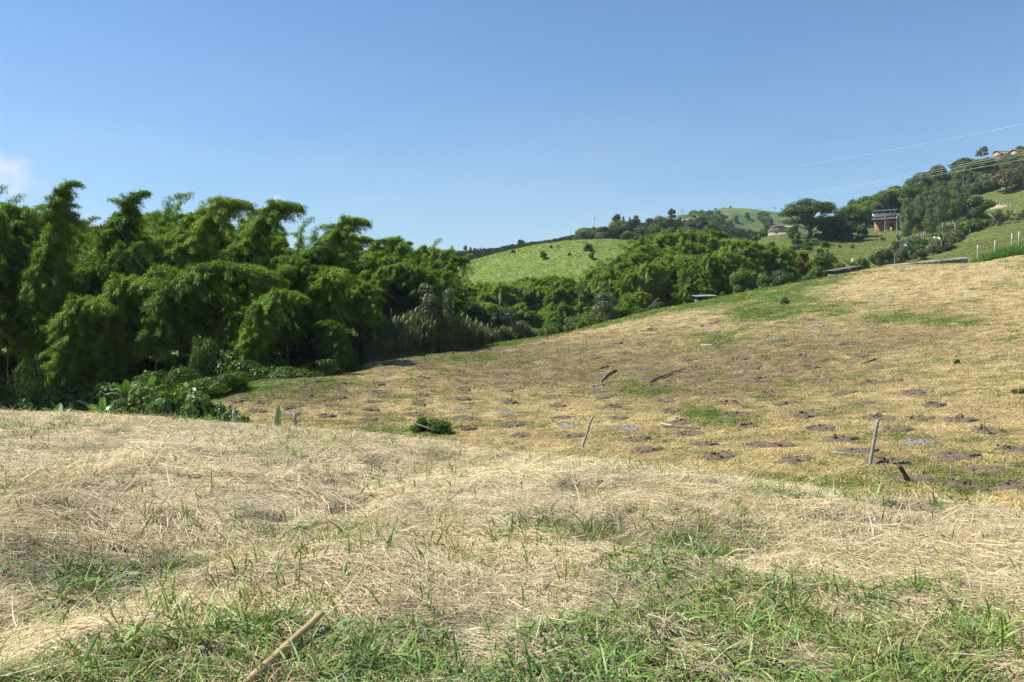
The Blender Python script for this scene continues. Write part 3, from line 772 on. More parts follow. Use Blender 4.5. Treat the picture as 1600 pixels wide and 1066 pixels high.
def place_banana(B, base, sc, rz, label, group=None, parts=True):
    e = empty('banana_plant', base, (0, 0, rz), sc)
    obj('stem', B.stem, e)
    for m in B.leaves: obj('leaf', m, e)
    return tag(e, label, 'banana plant', group)

def cane_meshes(seed, n=120, r=1.0, h=3.4, mat='cane', W=.075):
    """a stand of tall cane grass: stalks and long arching blades"""
    g = np.random.default_rng(seed); mb = MB(); bl = []
    vv = []
    for i in range(n):
        a = g.uniform(0, 6.28); q = r * math.sqrt(g.random()); b = np.array([q * math.cos(a), q * math.sin(a), 0])
        hh = h * g.uniform(.55, 1.05); ln = unit(np.array([g.normal() * .16, g.normal() * .16, 1]))
        mb.tube(np.array([b, b + ln * hh * .5, b + ln * hh * .85]), [.018, .014, .008], 4, caps=False)
        m = 9; k = g.uniform(.25, 1, m); C = b + ln * (k * hh * .85)[:, None]
        az = g.uniform(0, 6.28, m); L = h * .30 * g.uniform(.6, 1.2, m)
        d0 = np.stack([np.cos(az), np.sin(az), 0 * az], 1); sd = np.stack([-np.sin(az), np.cos(az), 0 * az], 1)
        for j in range(m):
            t = np.array([0, .35, .7, 1.0])
            pts = C[j] + d0[j] * (t * L[j] * .45)[:, None] + np.array([0, 0, 1]) * (L[j] * (1.5 * t - .95 * t ** 2))[:, None]
            ww = np.array([.6, 1, .7, .05])[:, None] * W * .5
            bl.append(np.vstack([pts - sd[j] * ww, pts + sd[j] * ww])); vv.append(np.full(8, np.clip(g.normal() * .22 + .45, 0, 1)))
    V = np.vstack(bl); k = len(bl); o = (np.arange(k) * 8)[:, None, None]
    Q = (np.array([[0, 1, 5, 4], [1, 2, 6, 5], [2, 3, 7, 6]])[None] + o).reshape(-1, 4)
    class S: pass
    s = S(); s.trunk = mb.mesh('cane_stalk', M['culm']); s.crown = mesh_np('cane_blade', V, Q, None, M[mat], {'v': np.concatenate(vv)}); s.top = h
    return s
CANE = [cane_meshes(101), cane_meshes(102)]
def place_cane(C, base, sc, rz, name, label, cat, group=None):
    e = empty(name, base, (0, 0, rz), sc)
    obj('stalk', C.trunk, e); obj('blade', C.crown, e)
    e.children[0]['kind'] = 'stuff'; e.children[1]['kind'] = 'stuff'
    return tag(e, label, cat, group)

# bamboo kinds: hooked spire, upright plume, arch, heavy arch, weeping dome, sparse feathery
LK = dict(leafL=.19, leafW=.046)
B_hook = Bamboo(201, 17, .14, 1.5, .34, 1.35, 400, 240, hook=1.9, top=.30, var=.28, **LK)
B_up = Bamboo(202, 16, .40, 2.0, .42, 1.85, 400, 270, hook=1.3, top=.25, var=.30, **LK)
B_up2 = Bamboo(212, 16, .20, 2.0, .40, 1.65, 400, 250, hook=.8, top=.22, var=.32, **LK)
B_arch = Bamboo(203, 15, 1.1, 2.2, .36, 1.85, 400, 270, hook=1.2, top=.30, var=.28, **LK)
B_arch2 = Bamboo(213, 15, 1.6, 2.6, .34, 1.75, 400, 270, hook=.5, top=.30, var=.30, **LK)
B_heavy = Bamboo(204, 14, 2.3, 2.2, .30, 1.65, 420, 270, var=.24, **LK)
B_dome = Bamboo(205, 12, 2.4, 2.7, .18, 1.75, 420, 270, var=.24, **LK)
B_spar = Bamboo(206, 17, .30, 2.5, .34, 1.9, 220, 110, hook=1.4, top=.28, var=.42, **LK)
B_spar2 = Bamboo(207, 16, .3, 2.0, .30, 1.8, 220, 110, hook=.8, top=.22, var=.42, **LK)
B_dome2 = Bamboo(208, 11, 1.9, 3.0, .14, 1.85, 410, 270, var=.26, **LK)

# ------------------------------------------------------------------ left bamboo grove
LG = 'bamboos of the dense grove on the left'
named = [   # kind, apex pixel, depth, lean, label
    (B_spar2, 8, 278, 66, 0.4, 'pale feathery bamboo at the far left edge of the grove'),
    (B_hook, 112, 277, 64, -0.15, 'tallest narrow bamboo spire with its tip hooked to the right'),
    (B_spar, 72, 312, 74, 0.0, 'thin see-through bamboo just left of the tall hooked spire'),
    (B_up, 224, 288, 68, -.1, 'upright bamboo plume with a blunt tip bending right, second spire from the left'),
    (B_spar, 176, 300, 70, math.pi + .2, 'small bamboo tip bending left beside the second spire'),
    (B_spar2, 300, 289, 82, .2, 'pale feathery bamboo top behind the middle of the left grove'),
    (B_spar, 335, 300, 80, -.3, 'loose bamboo crown right of the pale feathery top'),
    (B_arch, 372, 304, 68, -.05, 'broad bamboo plume arching right with a drooping hooked tip, above the bright round arch'),
    (B_up, 318, 322, 70, .3, 'bamboo plume tucked under the broad arching one'),
    (B_arch, 452, 308, 72, -.1, 'pointed bamboo plume with tip nodding right in mid grove'),
    (B_spar2, 490, 330, 76, .3, 'feathery bamboo spire right of the pointed plume'),
    (B_arch, 560, 334, 76, -.05, 'bamboo plume with a thin tip hooked right, right half of the left grove'),
    (B_spar2, 690, 366, 86, .2, 'slender feathery bamboo spire at the right end of the left grove'),
    (B_up, 640, 372, 88, .2, 'bamboo crown above the long bowing arch, right half of the grove'),
    (B_up2, 665, 378, 90, .4, 'bamboo crown left of the slender feathery spire'),
    (B_up, 705, 384, 90, -.3, 'bamboo crown right of the slender feathery spire'),
    (B_arch, 722, 398, 88, 0, 'last bamboo at the right end of the left grove, leaning right'),
    (B_up, 600, 368, 86, .5, 'bamboo crown right of the thin hooked tip'),
    (B_spar, 285, 293, 78, .1, 'loose pale bamboo crown left of the feathery top in mid grove'),
    (B_spar2, 345, 296, 84, -.2, 'see-through bamboo tip just left of the broad arching plume'),
    (B_spar, 150, 330, 80, .3, 'thin bamboo tip in the gap right of the tall hooked spire'),
    (B_spar2, 250, 318, 84, .3, 'pale bamboo tip right of the second spire'),
    (B_spar, 508, 344, 82, .2, 'thin bamboo tip right of the feathery spire'),
    (B_spar2, 34, 292, 74, .2, 'pale bamboo crown second from the left edge'),
    (B_spar, 410, 318, 82, .3, 'loose bamboo tip right of the broad arching plume'),
    (B_heavy, 352, 407, 60, -.25, 'bright round bamboo arch bowing to the right over hanging vines'),
    (B_heavy, 618, 412, 78, math.pi + .15, 'long bamboo arch bowing down to the left beside the tall cane grass'),
    (B_dome, 455, 452, 57, -.2, 'low rounded bamboo arch left of the long bowing one'),
    (B_dome, 222, 430, 62, -.5, 'rounded bamboo tip catching light left of the bright round arch'),
    (B_dome2, 432, 428, 63, -.2, 'small yellow green bamboo tip above the low rounded arch'),
    (B_heavy, 392, 412, 63, -.4, 'second bamboo arch touching the right of the bright round arch'),
    (B_dome, 150, 462, 60, -.6, 'small yellowish bamboo tip low in the dark left of the grove'),
    (B_dome, 505, 500, 63, math.pi - .2, 'lowest bamboo tip hanging over the edge of the field'),
]
for k, px, py, Y, ln, lab in named:
    place_bamboo(k, px, py, Y, ln, lab, LG)
SKY = ([-200, -60, 0, 60, 150, 230, 260, 310, 380, 430, 480, 540, 600, 660, 700, 735], [300, 300, 305, 335, 345, 330, 340, 316, 332, 350, 362, 370, 370, 376, 380, 405])
g = np.random.default_rng(33)
rows = [  # depth, number, drop below skyline (lo, hi), px range, kinds
    (90, 36, -14, 14, (-150, 740), [B_up, B_spar, B_spar2, B_up2, B_arch]), (81, 40, -4, 40, (-170, 740), [B_up, B_up2, B_spar, B_arch2, B_arch]),
    (74, 36, 18, 80, (-190, 745), [B_up, B_arch2, B_arch, B_heavy]), (67, 14, 45, 110, (230, 560), [B_arch2, B_arch, B_heavy, B_dome]), (66, 9, 25, 75, (-150, 230), [B_up, B_up2])]
for Y, n, lo, hi, (a, b), kinds in rows:
    for i in range(n):
        px = a + (b - a) * (i + g.uniform(.1, .9)) / n
        py = np.interp(px, *SKY) + g.uniform(lo, hi) * (.62 if px < 270 else 1)
        Yb = Y
        if px > 555: Yb = max(Y, 84); py = min(py, 448)
        k = kinds[int(g.integers(len(kinds)))]
        ln = g.normal() * .7 if g.random() < .72 else math.pi + g.normal() * .6
        if g.random() < .25: ln = -math.pi / 2 + g.normal() * .5
        where = 'left' if px < 230 else 'middle' if px < 480 else 'right'
        lab = {90: 'bamboo at the back of the grove, %s third of its skyline', 81: 'bamboo of the upper rank in the %s third of the left grove', 74: 'bamboo half way up the %s third of the left grove', 67: 'sunlit front bamboo in the %s third of the left grove', 66: 'front bamboo rising over the dark %s third of the left grove'}[Y] % where
        place_bamboo(k, px, py, Yb + g.uniform(-3, 3), ln, lab, LG)
# understorey trees added as a dark backdrop, so the gaps between culms stay dark
for i in range(30):
    px = -190 + 950 * (i + g.random()) / 30; Y = 95 + g.uniform(-3, 6) if i % 2 else 77 + g.uniform(-3, 3)
    if px > 560: Y = 96
    T = P(px, 0, Y); z = h1(T.x, Y)
    place_tree(T_round[2], (T.x, Y, z - .2), g.uniform(5.0, 7.5), g.uniform(0, 6), 'tree', 'understorey tree added as dark backdrop in the left grove', 'tree', 'added backdrop trees in the left grove', wide=1.2)
# unseen bamboos added left of the view to shade the foot of the grove
for i in range(14):
    Y = g.uniform(42, 62); x_ = g.uniform(-52, -33)
    e = empty('bamboo', (x_, Y, h1(x_, Y) - .1), (0, 0, g.uniform(0, 6.28)), g.uniform(1.05, 1.35)); k = [B_up, B_arch, B_up2][i % 3]
    obj('culm', k.culm, e); obj('foliage', k.fol, e); tag(e, 'unseen bamboo added left of the view to shade the grove', 'bamboo', LG)
# undergrowth and vine-draped mounds along the foot of the grove
def on(x, y, dz=-.1): return (x, y, h1(x, y) + dz)
VG = 'vine covered mounds at the foot of the left grove'
for px, py, Y, wd, k in [(352, 580, 47, 2.0, 0), (318, 592, 49, 2.2, 1), (465, 572, 55, 2.4, 0), (290, 570, 52, 2.6, 1), (395, 560, 56, 2.6, 0), (425, 556, 58, 2.4, 1), (350, 545, 58, 3.0, 0), (245, 575, 54, 3, 1), (130, 595, 54, 3, 0), (190, 595, 54, 3, 1), (500, 560, 60, 2, 0), (540, 548, 64, 2.0, 1), (-60, 580, 54, 3, 0), (70, 600, 53, 2.6, 1), (0, 600, 53, 2.6, 0)]:
    T = P(px, py, Y); z = h1(T.x, T.y) - .3
    t = T_mound[k]
    place_tree(t, (T.x, T.y, z), max(T.z - z, .6), g.uniform(0, 6.28), 'vine_mound', 'low mound of creeping vines at the dark foot of the left grove', 'vine', VG, wide=max(.6, wd * .9 / max(T.z - z, .6) ) if T.z - z < 3 else .8)
tag(bpy.data.objects['vine_mound'], 'bright vine covered mound at the left corner of the dug field')
# tall trailing vine curtain pieces on shaded bamboos
for px, py, Y, lab in [(40, 552, 53, 'column of climbing vine at the far left, before the dark of the grove'), (315, 520, 57, 'climbing vine curtain hanging under the bright round bamboo arch'), (575, 480, 82, 'climbing vine column behind the left end of the cane grass')]:
    T = P(px, py, Y); z = h1(T.x, T.y) - .2
    place_tree(T_mound[1], (T.x, T.y, z), max(1.5, T.z - z), g.uniform(0, 6), 'climbing_vine', lab, 'vine', 'climbing vines in the left grove', wide=.36)

# ------------------------------------------------------------------ thicket behind the knoll, left
TG = 'shrubs of the thicket behind the knoll'
for px, py, Y, w_, k in [(235, 596, 25.5, 1.0, 0), (268, 592, 26, 1.0, 1), (212, 606, 25, .9, 1), (298, 608, 25.5, .9, 0), (250, 616, 24.6, .8, 0), (180, 620, 25, .8, 1), (330, 622, 25.5, .8, 0), (300, 630, 24.6, .7, 1), (357, 634, 25, .7, 0), (383, 641, 25, .6, 1), (100, 630, 28, .6, 0), (150, 636, 27, .6, 1), (205, 632, 25.5, .7, 0), (270, 636, 25.5, .7, 1)]:
    T = P(px, py, Y); z = h1(T.x, T.y) - .2
    place_tree(T_thick[k], (T.x, T.y, z), max(T.z - z, .5), g.uniform(0, 6), 'shrub', 'leafy green shrub in the banana thicket behind the straw knoll', 'shrub', TG, wide=.85 * w_)
for i, (px, py, Y, sc, rz, k, lab) in enumerate([
        (197, 590, 26.5, .50, 2.6, 0, 'banana plant with a pale drooping leaf, tallest in the thicket'),
        (232, 594, 27, .48, .8, 2, 'banana plant with upright dark leaves in mid thicket'),
        (160, 624, 26, .45, 1.9, 1, 'banana plant sprawling on the left side of the thicket'),
        (95, 632, 27, .42, .3, 1, 'banana plant at the left end of the thicket, nearly hidden by the knoll'),
        (305, 624, 26, .48, 3.3, 0, 'banana plant on the right side of the thicket'),
        (285, 636, 24.5, .42, 1.2, 2, 'young banana plant with stiff upright leaves in front of the thicket'),
        (330, 640, 25, .40, .4, 1, 'small banana plant with one leaf lying along the knoll edge')]):
    T = P(px, py, Y); z = T.z - BAN[k].h * sc * .92
    place_banana(BAN[k], (T.x, T.y, z), sc, rz, lab, 'banana plants in the thicket')
    h_ = z - h1(T.x, T.y)
# single banana leaf stump standing on the slope
mb = MB(); gg = np.random.default_rng(7)
banana_leaf(mb, (0, 0, -.3), 1.2, 1.25, .16, 1.5, .12, gg, tear=.25)
T = P(431, 658, 24); o = obj('banana_leaf', mb.mesh('banana_leaf', M['banana']), None, (T.x, T.y, h1(T.x, T.y)))
o.scale = (1, 1, max(.5, (P(431, 634, 24).z - o.location.z) / .95))
tag(o, 'single torn banana leaf standing upright behind the knoll edge', 'leaf')

# ------------------------------------------------------------------ cane grass and small trees by the field edge
for i, (px, py, Y) in enumerate([(590, 505, 70.5), (610, 495, 71.5), (632, 488, 72.5), (655, 485, 73.5), (680, 484, 74.5), (705, 488, 75.5), (725, 496, 76.5), (748, 503, 78), (600, 522, 69.5), (640, 510, 71.5), (690, 506, 74), (735, 512, 76), (665, 515, 72.5), (620, 512, 70.5), (715, 515, 75), (765, 512, 84), (790, 508, 86), (830, 512, 92), (860, 508, 96), (890, 503, 100)]):
    T = P(px, py, Y); z = h1(T.x, T.y) - .2
    place_cane(CANE[i % 2], (T.x, T.y, z), max((T.z - z) / 3.3, .35), g.uniform(0, 6), 'cane_grass', 'clump of tall grey green cane grass along the field edge', 'cane grass', 'cane grass clumps behind the field edge')
for px, py, Y, T_, nm, lab, wd in [
        (668, 440, 74, T_lean, 'tree', 'slim tree with pale forked trunk rising from the cane grass', .8),
        (700, 448, 75, T_lean, 'tree', 'slim grey leafed tree right of the pale forked trunk', .6),
        (790, 478, 90, T_grey, 'tree', 'small loose tree with dull leaves at the dark end of the cane grass', .9),
        (945, 455, 103, T_grey, 'tree', 'grey green bushy tree at the field edge below the right bamboos', 1.0),
        (815, 500, 92, T_grey, 'tree', 'low dull bush right of the cane grass', .9)]:
    T = P(px, py, Y); z = h1(T.x, T.y) - .2
    place_tree(T_, (T.x, T.y, z), T.z - z, g.uniform(0, 6), nm, lab, 'tree', wide=wd)

# ------------------------------------------------------------------ bamboos of the valley and the right grove
RG = 'bamboos of the grove below the brick house'
TOPR = ([735, 760, 800, 850, 900, 940, 965, 1000, 1030, 1060, 1090, 1125, 1160, 1200], [440, 436, 430, 428, 425, 420, 405, 392, 372, 362, 360, 358, 368, 385])
for px, py, Y, k, ln, lab in [
        (1048, 364, 150, B_dome, .3, 'tall rounded bamboo at the top left of the right grove'),
        (1088, 360, 150, B_dome, -.3, 'tall rounded bamboo in the middle of the right grove skyline'),
        (1125, 358, 152, B_arch, .1, 'dark bamboo leaning right at the top of the right grove'),
        (1165, 374, 148, B_heavy, -.1, 'bamboo arch sweeping right above the small field hut'),
        (1065, 395, 138, B_dome2, -.4, 'full bamboo dome hanging over the deep shade of the right grove'),
        (1000, 394, 145, B_dome, .5, 'bamboo dome at the left shoulder of the right grove')]:
    place_bamboo(k, px, py, Y, ln, lab, RG, mat='bamboo_far', smax=2.4)
for Y, n, lo, hi, (a, b), gname, lab in [
        (165, 30, 0, 22, (745, 1190), RG, 'bamboo at the back of the valley grove right of centre'),
        (150, 38, 6, 45, (735, 1200), RG, 'bamboo in the middle rank of the valley grove'),
        (136, 36, 28, 75, (735, 1190), RG, 'bamboo in the shaded front of the valley grove'),
        (122, 18, 58, 95, (740, 1010), RG, 'low bamboo spilling over the far edge of the field')]:
    for i in range(n):
        px = a + (b - a) * (i + g.uniform(.1, .9)) / n
        py = np.interp(px, *TOPR) + g.uniform(lo, hi)
        k = [B_dome, B_dome2, B_heavy, B_dome, B_arch][int(g.integers(5))]
        place_bamboo(k, px, py, Y + g.uniform(-4, 4), g.uniform(0, 6.28), lab, gname, mat='bamboo_far', smax=2.3)
for i in range(28):
    px = 1172 + 128 * (i + g.random()) / 28; py = g.uniform(388, 424); Y = g.uniform(150, 172)
    place_bamboo([B_dome2, B_dome][i % 2], px, py, Y, g.uniform(0, 6.28), 'yellow green young bamboo right of the main valley grove', 'yellow bamboos in the valley', mat='bamboo_yellow', smax=1.2,
                 zfn=lambda x, y: max(h1(x, y), right_hill.h1(x, y)))
# round trees, bushes along the far edge of the field
for px, py, Y, t, wd, lab in [
        (1155, 418, 118, T_round[0], 1.0, 'round green tree right of the small hut at the field edge'),
        (1190, 428, 122, T_round[1], 1.0, 'round tree between the small hut and the yellow bamboos'),
        (1222, 420, 128, T_round[2], 1.0, 'dark tree at the field edge below the yellow bamboos'),
        (1285, 393, 130, T_round[1], 1.0, 'tall vine covered tree left of the plank shed'),
        (1262, 425, 128, T_round[0], .9, 'low green tree left of the vine covered tree'),
        (1310, 408, 134, T_round[0], .9, 'green tree behind the plank shed roof'),
        (1375, 388, 128, T_round[2], 1.1, 'dark reddish bush between the plank shed and the long roof'),
        (1345, 400, 136, T_round[0], .9, 'small green tree right behind the plank shed'),
        (1235, 440, 120, T_shrub[0], .9, 'low shrub at the crest of the field, right of centre'),
        (1170, 450, 116, T_shrub[1], 1.0, 'low shrub right of the field hut'),
        (1130, 455, 114, T_shrub[0], .8, 'small shrub directly right of the field hut'),
        (1000, 478, 106, T_mound[0], .9, 'vine mound at the field edge under the right grove'),
        (1030, 470, 108, T_mound[1], .8, 'vine mound with a leaning log under the right grove'),
        (970, 483, 104, T_mound[0], .9, 'low creeper mound beside the grey green bushy tree')]:
    T = P(px, py, Y); z = max(h1(T.x, T.y), right_hill.h1(T.x, T.y) if Y > 126 else -99) - .3
    place_tree(t, (T.x, T.y, z), max(T.z - z, .7), g.uniform(0, 6), 'tree' if t in T_round else 'shrub', lab, 'tree' if t in T_round else 'shrub', wide=wd * .9)
T = hit(1398, 419, 60, 125); e = place_tree(T_lean, (T.x, T.y, T.z - .2), 3.6, 1.0, 'tree', 'slender crooked tree with white trunk in front of the long roof', 'tree', wide=.8)

# ------------------------------------------------------------------ right hillside: trees
HG = 'eucalyptus stand on the right hillside'
for i in range(48):
    px = 1410 + 106 * (i + g.uniform(0, 1)) / 48
    top = np.interp(px, [1395, 1420, 1450, 1480, 1505, 1515], [338, 318, 300, 283, 290, 305]) + g.uniform(-8, 14)
    b = hitR(px, np.interp(px, [1395, 1440, 1480, 1515], [388, 386, 374, 358]) - g.uniform(0, 34))
    if b is None: continue
    place_tree(T_euc[i % 4], b - Vector((0, 0, .3)), min(26, max(9, P(px, top, b.y).z - b.z)), g.uniform(0, 6), 'eucalyptus_tree', 'tall slim pale trunked eucalyptus in the hillside stand', 'tree', HG, wide=g.uniform(.85, 1.15))
def hill_trees(lst, prefix):
    for px, base, top, t, wd, nm, lab in lst:
        b = hitR(px, base)
        if b is None: print('no hit', lab); continue
        place_tree(t, b - Vector((0, 0, .3)), P(px, top, b.y).z - b.z, 0.0 if t is T_spread else g.uniform(0, 6), nm, lab, 'tree' if nm != 'shrub' else 'shrub', wide=wd)
hill_trees([
    (1266, 373, 307, T_spread, 1.3, 'tree', 'large dark tree with wide spreading crown beside the open farmhouse'),
    (1298, 372, 335, T_round[2], 1.1, 'tree', 'dark round tree under the right side of the spreading tree'),
    (1325, 370, 318, T_round[0], 1.35, 'tree', 'light green tree left of the brick house'),
    (1340, 370, 324, T_round[1], 1.0, 'tree', 'bushy tree directly left of the brick house'),
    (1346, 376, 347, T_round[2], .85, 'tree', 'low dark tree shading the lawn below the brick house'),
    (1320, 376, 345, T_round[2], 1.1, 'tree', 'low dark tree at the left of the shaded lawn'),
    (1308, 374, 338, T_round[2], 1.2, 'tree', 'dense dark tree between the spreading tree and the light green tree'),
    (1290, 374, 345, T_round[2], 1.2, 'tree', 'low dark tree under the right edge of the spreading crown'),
    (1348, 356, 316, T_round[0], 1.2, 'tree', 'light green tree peeping over the trees left of the brick house'),
    (1362, 352, 308, T_round[0], 1.1, 'tree', 'green tree rising behind the left end of the brick house'),
    (1380, 345, 302, T_round[1], .9, 'tree', 'rounded tree on the slope behind the brick house roof'),
    (1398, 335, 290, T_round[0], .9, 'tree', 'tree above the brick house at the left top of the eucalyptus stand'),
    (1425, 322, 275, T_round[2], .9, 'tree', 'dark tree on the skyline above the eucalyptus stand'),
    (1462, 300, 255, T_round[2], 1.0, 'tree', 'dark domed tree on the upper skyline of the right hill'),
    (1475, 296, 262, T_round[1], 1.0, 'tree', 'rounded tree beside the dark domed tree on the hill skyline'),
    (1502, 282, 245, T_round[0], 1.1, 'tree', 'broad green tree on the right hill skyline'),
    (1535, 262, 227, T_lean, 1.2, 'tree', 'tall open tree standing out on the right hill skyline'),
    (1595, 243, 226, T_round[0], 1.4, 'tree', 'tree crown at the right picture edge on the hill skyline'),
    (1535, 352, 303, T_round[2], 1.2, 'tree', 'dark olive tree right of the eucalyptus stand above the pasture'),
    (1522, 345, 310, T_round[2], 1.0, 'tree', 'dark tree touching the right flank of the eucalyptus stand'),
    (1505, 310, 268, T_bare, 1.2, 'tree', 'bare grey branched tree on the upper right slope'),
    (1572, 300, 262, T_shrub[3], 1.3, 'shrub', 'large brown dry bush on the upper right slope'),
    (1560, 352, 325, T_grey, .8, 'tree', 'grey leafless looking tree at the pasture corner'),
    (1232, 371, 352, T_shrub[1], .9, 'shrub', 'dark shrub in front of the open farmhouse'),
    (1245, 376, 362, T_shrub[0], 1.0, 'shrub', 'bushy shrub under the left side of the spreading tree'),
    (1195, 368, 354, T_shrub[1], .9, 'shrub', 'small tree shaped shrub left of the open farmhouse'),
    (1333, 388, 380, T_shrub[1], .9, 'shrub', 'lone round shrub on the sunny lawn below the brick house'),
    (1312, 387, 380, T_shrub[2], .7, 'shrub', 'thin little shrub on the lawn left of the lone round one'),
    (1378, 376, 368, T_shrub[1], .9, 'shrub', 'small dark shrub on the bank under the brick house'),
], 'hill')
# scrub and banana plantings that cover the rest of the right slope
def scatter_hill(n, poly_fn, kinds, hmin, hmax, name, label, cat, group, wide=1.0):
    c = 0; tries = 0
    while c < n and tries < n * 20:
        tries += 1
        px, py = poly_fn()
        b = hitR(px, py)
        if b is None or b.y > 470: continue
        t = kinds[int(g.integers(len(kinds)))]
        place_tree(t, b - Vector((0, 0, .2)), g.uniform(hmin, hmax), g.uniform(0, 6), name, label, cat, group, wide=wide * g.uniform(.8, 1.3)); c += 1
def pf_upper():
    px = g.uniform(1430, 1610); t = np.interp(px, [1430, 1480, 1550, 1610], [305, 290, 258, 238]); bt = np.interp(px, [1430, 1500, 1545, 1610], [330, 320, 300, 278])
    return px, t + (bt - t) * g.random()
def pf_wood():
    px = g.uniform(1335, 1545); t = np.interp(px, [1318, 1400, 1450, 1500, 1530, 1545], [354, 326, 300, 282, 268, 262]); return px, t + (g.uniform(2, 24) if px > 1405 else g.uniform(1, 10))
scatter_hill(80, pf_wood, T_round, 6, 11, 'tree', 'leafy tree in the wood behind the eucalyptus stand', 'tree', 'wood climbing the right hill', 1.15)
scatter_hill(110, pf_upper, [T_shrub[0], T_shrub[1], T_shrub[1], T_shrub[2], T_shrub[3], T_round[0]], 2.5, 5.5, 'shrub', 'green shrub in the scrub high on the right hill', 'shrub', 'scrub on the upper right hill', 1.2)
def pf_mid():
    px = g.uniform(1392, 1535); t = np.interp(px, [1392, 1440, 1480, 1535], [388, 388, 378, 352]); bt = np.interp(px, [1392, 1440, 1470, 1500, 1535], [412, 408, 396, 374, 358])
    return px, t + (bt - t) * g.random()
scatter_hill(60, pf_mid, [T_shrub[0], T_shrub[1], T_shrub[2], T_shrub[3], T_round[1]], 1.2, 3.4, 'shrub', 'shrub in the scrubby gully below the eucalyptus stand', 'shrub', 'scrub in the gully below the eucalyptus stand', 1.1)
def pf_left():
    px = g.uniform(1175, 1300); return px, g.uniform(372, 415)
scatter_hill(34, pf_left, [T_shrub[0], T_shrub[1], T_shrub[2]], .8, 2.2, 'shrub', 'low shrub on the bank below the open farmhouse', 'shrub', 'shrubs below the open farmhouse', 1.1)
def pf_edge():
    px = g.uniform(1540, 1610); return px, np.interp(px, [1540, 1610], [352, 334]) + g.uniform(-4, 6)
scatter_hill(16, pf_edge, [T_shrub[1], T_shrub[2], T_shrub[3]], 1.0, 2.4, 'shrub', 'scrubby bush along the upper edge of the near pasture', 'shrub', 'bushes along the pasture edge')
for i in range(22):
    px, py = pf_mid() if i < 14 else (g.uniform(1535, 1590), g.uniform(340, 356))
    b = hitR(px, py)
    if b is not None: place_banana(BAN[i % 3], b, g.uniform(.8, 1.25), g.uniform(0, 6), 'banana plant growing in the gully scrub on the right hillside', 'banana plants on the right hillside')
for px, py, sc in [(1330, 425, 1.1), (1338, 423, .9)]:
    T = P(px, 408, 133); place_banana(BAN[0], (T.x, T.y, T.z - 2.4), sc, px, 'banana plant with pale leaves behind the plank shed', 'banana plants behind the plank shed')

# ------------------------------------------------------------------ far hills: skyline trees, plantation, bushes
def far_tree(px, base, top, Y, t, wd, nm, lab, cat, group=None, zf=None):
    T = P(px, base, Y); z = zf(T.x, T.y) - .5 if zf else T.z
    place_tree(t, (T.x, T.y, z), max(P(px, top, Y).z - z, 2), g.uniform(0, 6), nm, lab, cat, group, wide=wd)
for i, px in enumerate([727, 735, 741, 746, 751, 757, 762, 767, 772]):
    far_tree(px, 393, [383, 386, 387, 388, 387, 387, 388, 388, 389][i], 636, T_round[i % 3], .9, 'tree', 'tiny tree in the even row on the far left ridge line', 'tree', 'row of trees on the far ridge', ridge_hill.h1)
for px, top, wd, lab in [(800, 381, 1.0, 'small round tree at the left of the plantation skyline'), (815, 374, 1.3, 'dark tree with twin crown on the plantation skyline'), (832, 377, 1.5, 'wide low tree on the plantation skyline'), (852, 378, 1.2, 'second wide tree on the plantation skyline'), (868, 374, 1.1, 'small tree on the rising plantation skyline'), (878, 371, 1.2, 'small dark tree near the end of the plantation skyline'), (890, 369, 1.2, 'tree where the plantation skyline meets the scrub')]:
    far_tree(px, 385, top, 424, T_round[int(px) % 3], wd, 'tree', lab, 'tree', 'trees on the plantation skyline', coffee_hill.h1)
for px, top, t, wd, lab in [(908, 360, T_grey, 1.0, 'ragged tree at the top of the green hill'), (963, 334, T_round[2], .7, 'tall tree, left end of the skyline group above the green hill'), (974, 338, T_euc[0], 1.1, 'slim tree in the skyline group above the green hill'), (984, 339, T_euc[1], 1.2, 'second slim tree in the skyline group above the green hill'), (993, 336, T_round[1], .8, 'rounded tree, right end of the skyline group above the green hill'),
        (1027, 334, T_bare, .9, 'thin bare tree left of the big skyline tree'), (1050, 325, T_spread, .55, 'big dark skyline tree in the centre right distance'), (1066, 323, T_bare, 1.0, 'pale leafless tree behind the big dark skyline tree')]:
    far_tree(px, 360, top, 420, t, wd, 'tree', lab, 'tree', None, coffee_hill.h1)
for px, top in [(1075, 333), (1092, 331), (1100, 332), (1085, 336)]:
    far_tree(px, 340, top, 500 if px < 1080 else 700, T_round[px % 3], 1.2, 'tree', 'small dark tree on the distant saddle left of the far hill', 'tree', 'trees on the distant saddle', far_hill.h1)
for px, top in [(1118, 325), (1130, 324), (1141, 322), (1165, 325), (1172, 326), (1181, 327)]:
    far_tree(px, 330, top, 815, T_round[px % 3], 1.2, 'tree', 'tiny tree along the brow of the far hill', 'tree', 'trees on the far hill brow', far_hill.h1)
for i, px in enumerate([1210, 1221, 1227, 1188]):
    far_tree(px, 336, 324 + (i % 2), 800, T_palm[i % 2], .9, 'palm_tree', 'small palm on the distant ridge left of the spreading tree', 'palm', 'palms on the distant ridge', far_hill.h1)
for px, py, h_, wd in [(1105, 352, 12, 1.3), (1115, 356, 12, 1.4), (1098, 347, 11, 1.3), (1120, 347, 10, 1.2), (1130, 352, 10, 1.2), (1140, 358, 9, 1.2), (1195, 350, 10, 1.4), (1200, 356, 10, 1.3), (1190, 344, 8, 1.4), (1085, 346, 10, 1.3), (1110, 342, 8, 1.2), (1168, 343, 6, 1.2), (1150, 348, 6, 1.2)]:
    b = hitF(px, py)
    if b is not None: place_tree(T_round[px % 3], b, h_, px, 'tree', 'tree dotted on the slope of the far hill', 'tree', 'trees on the far hill slope', wide=wd)
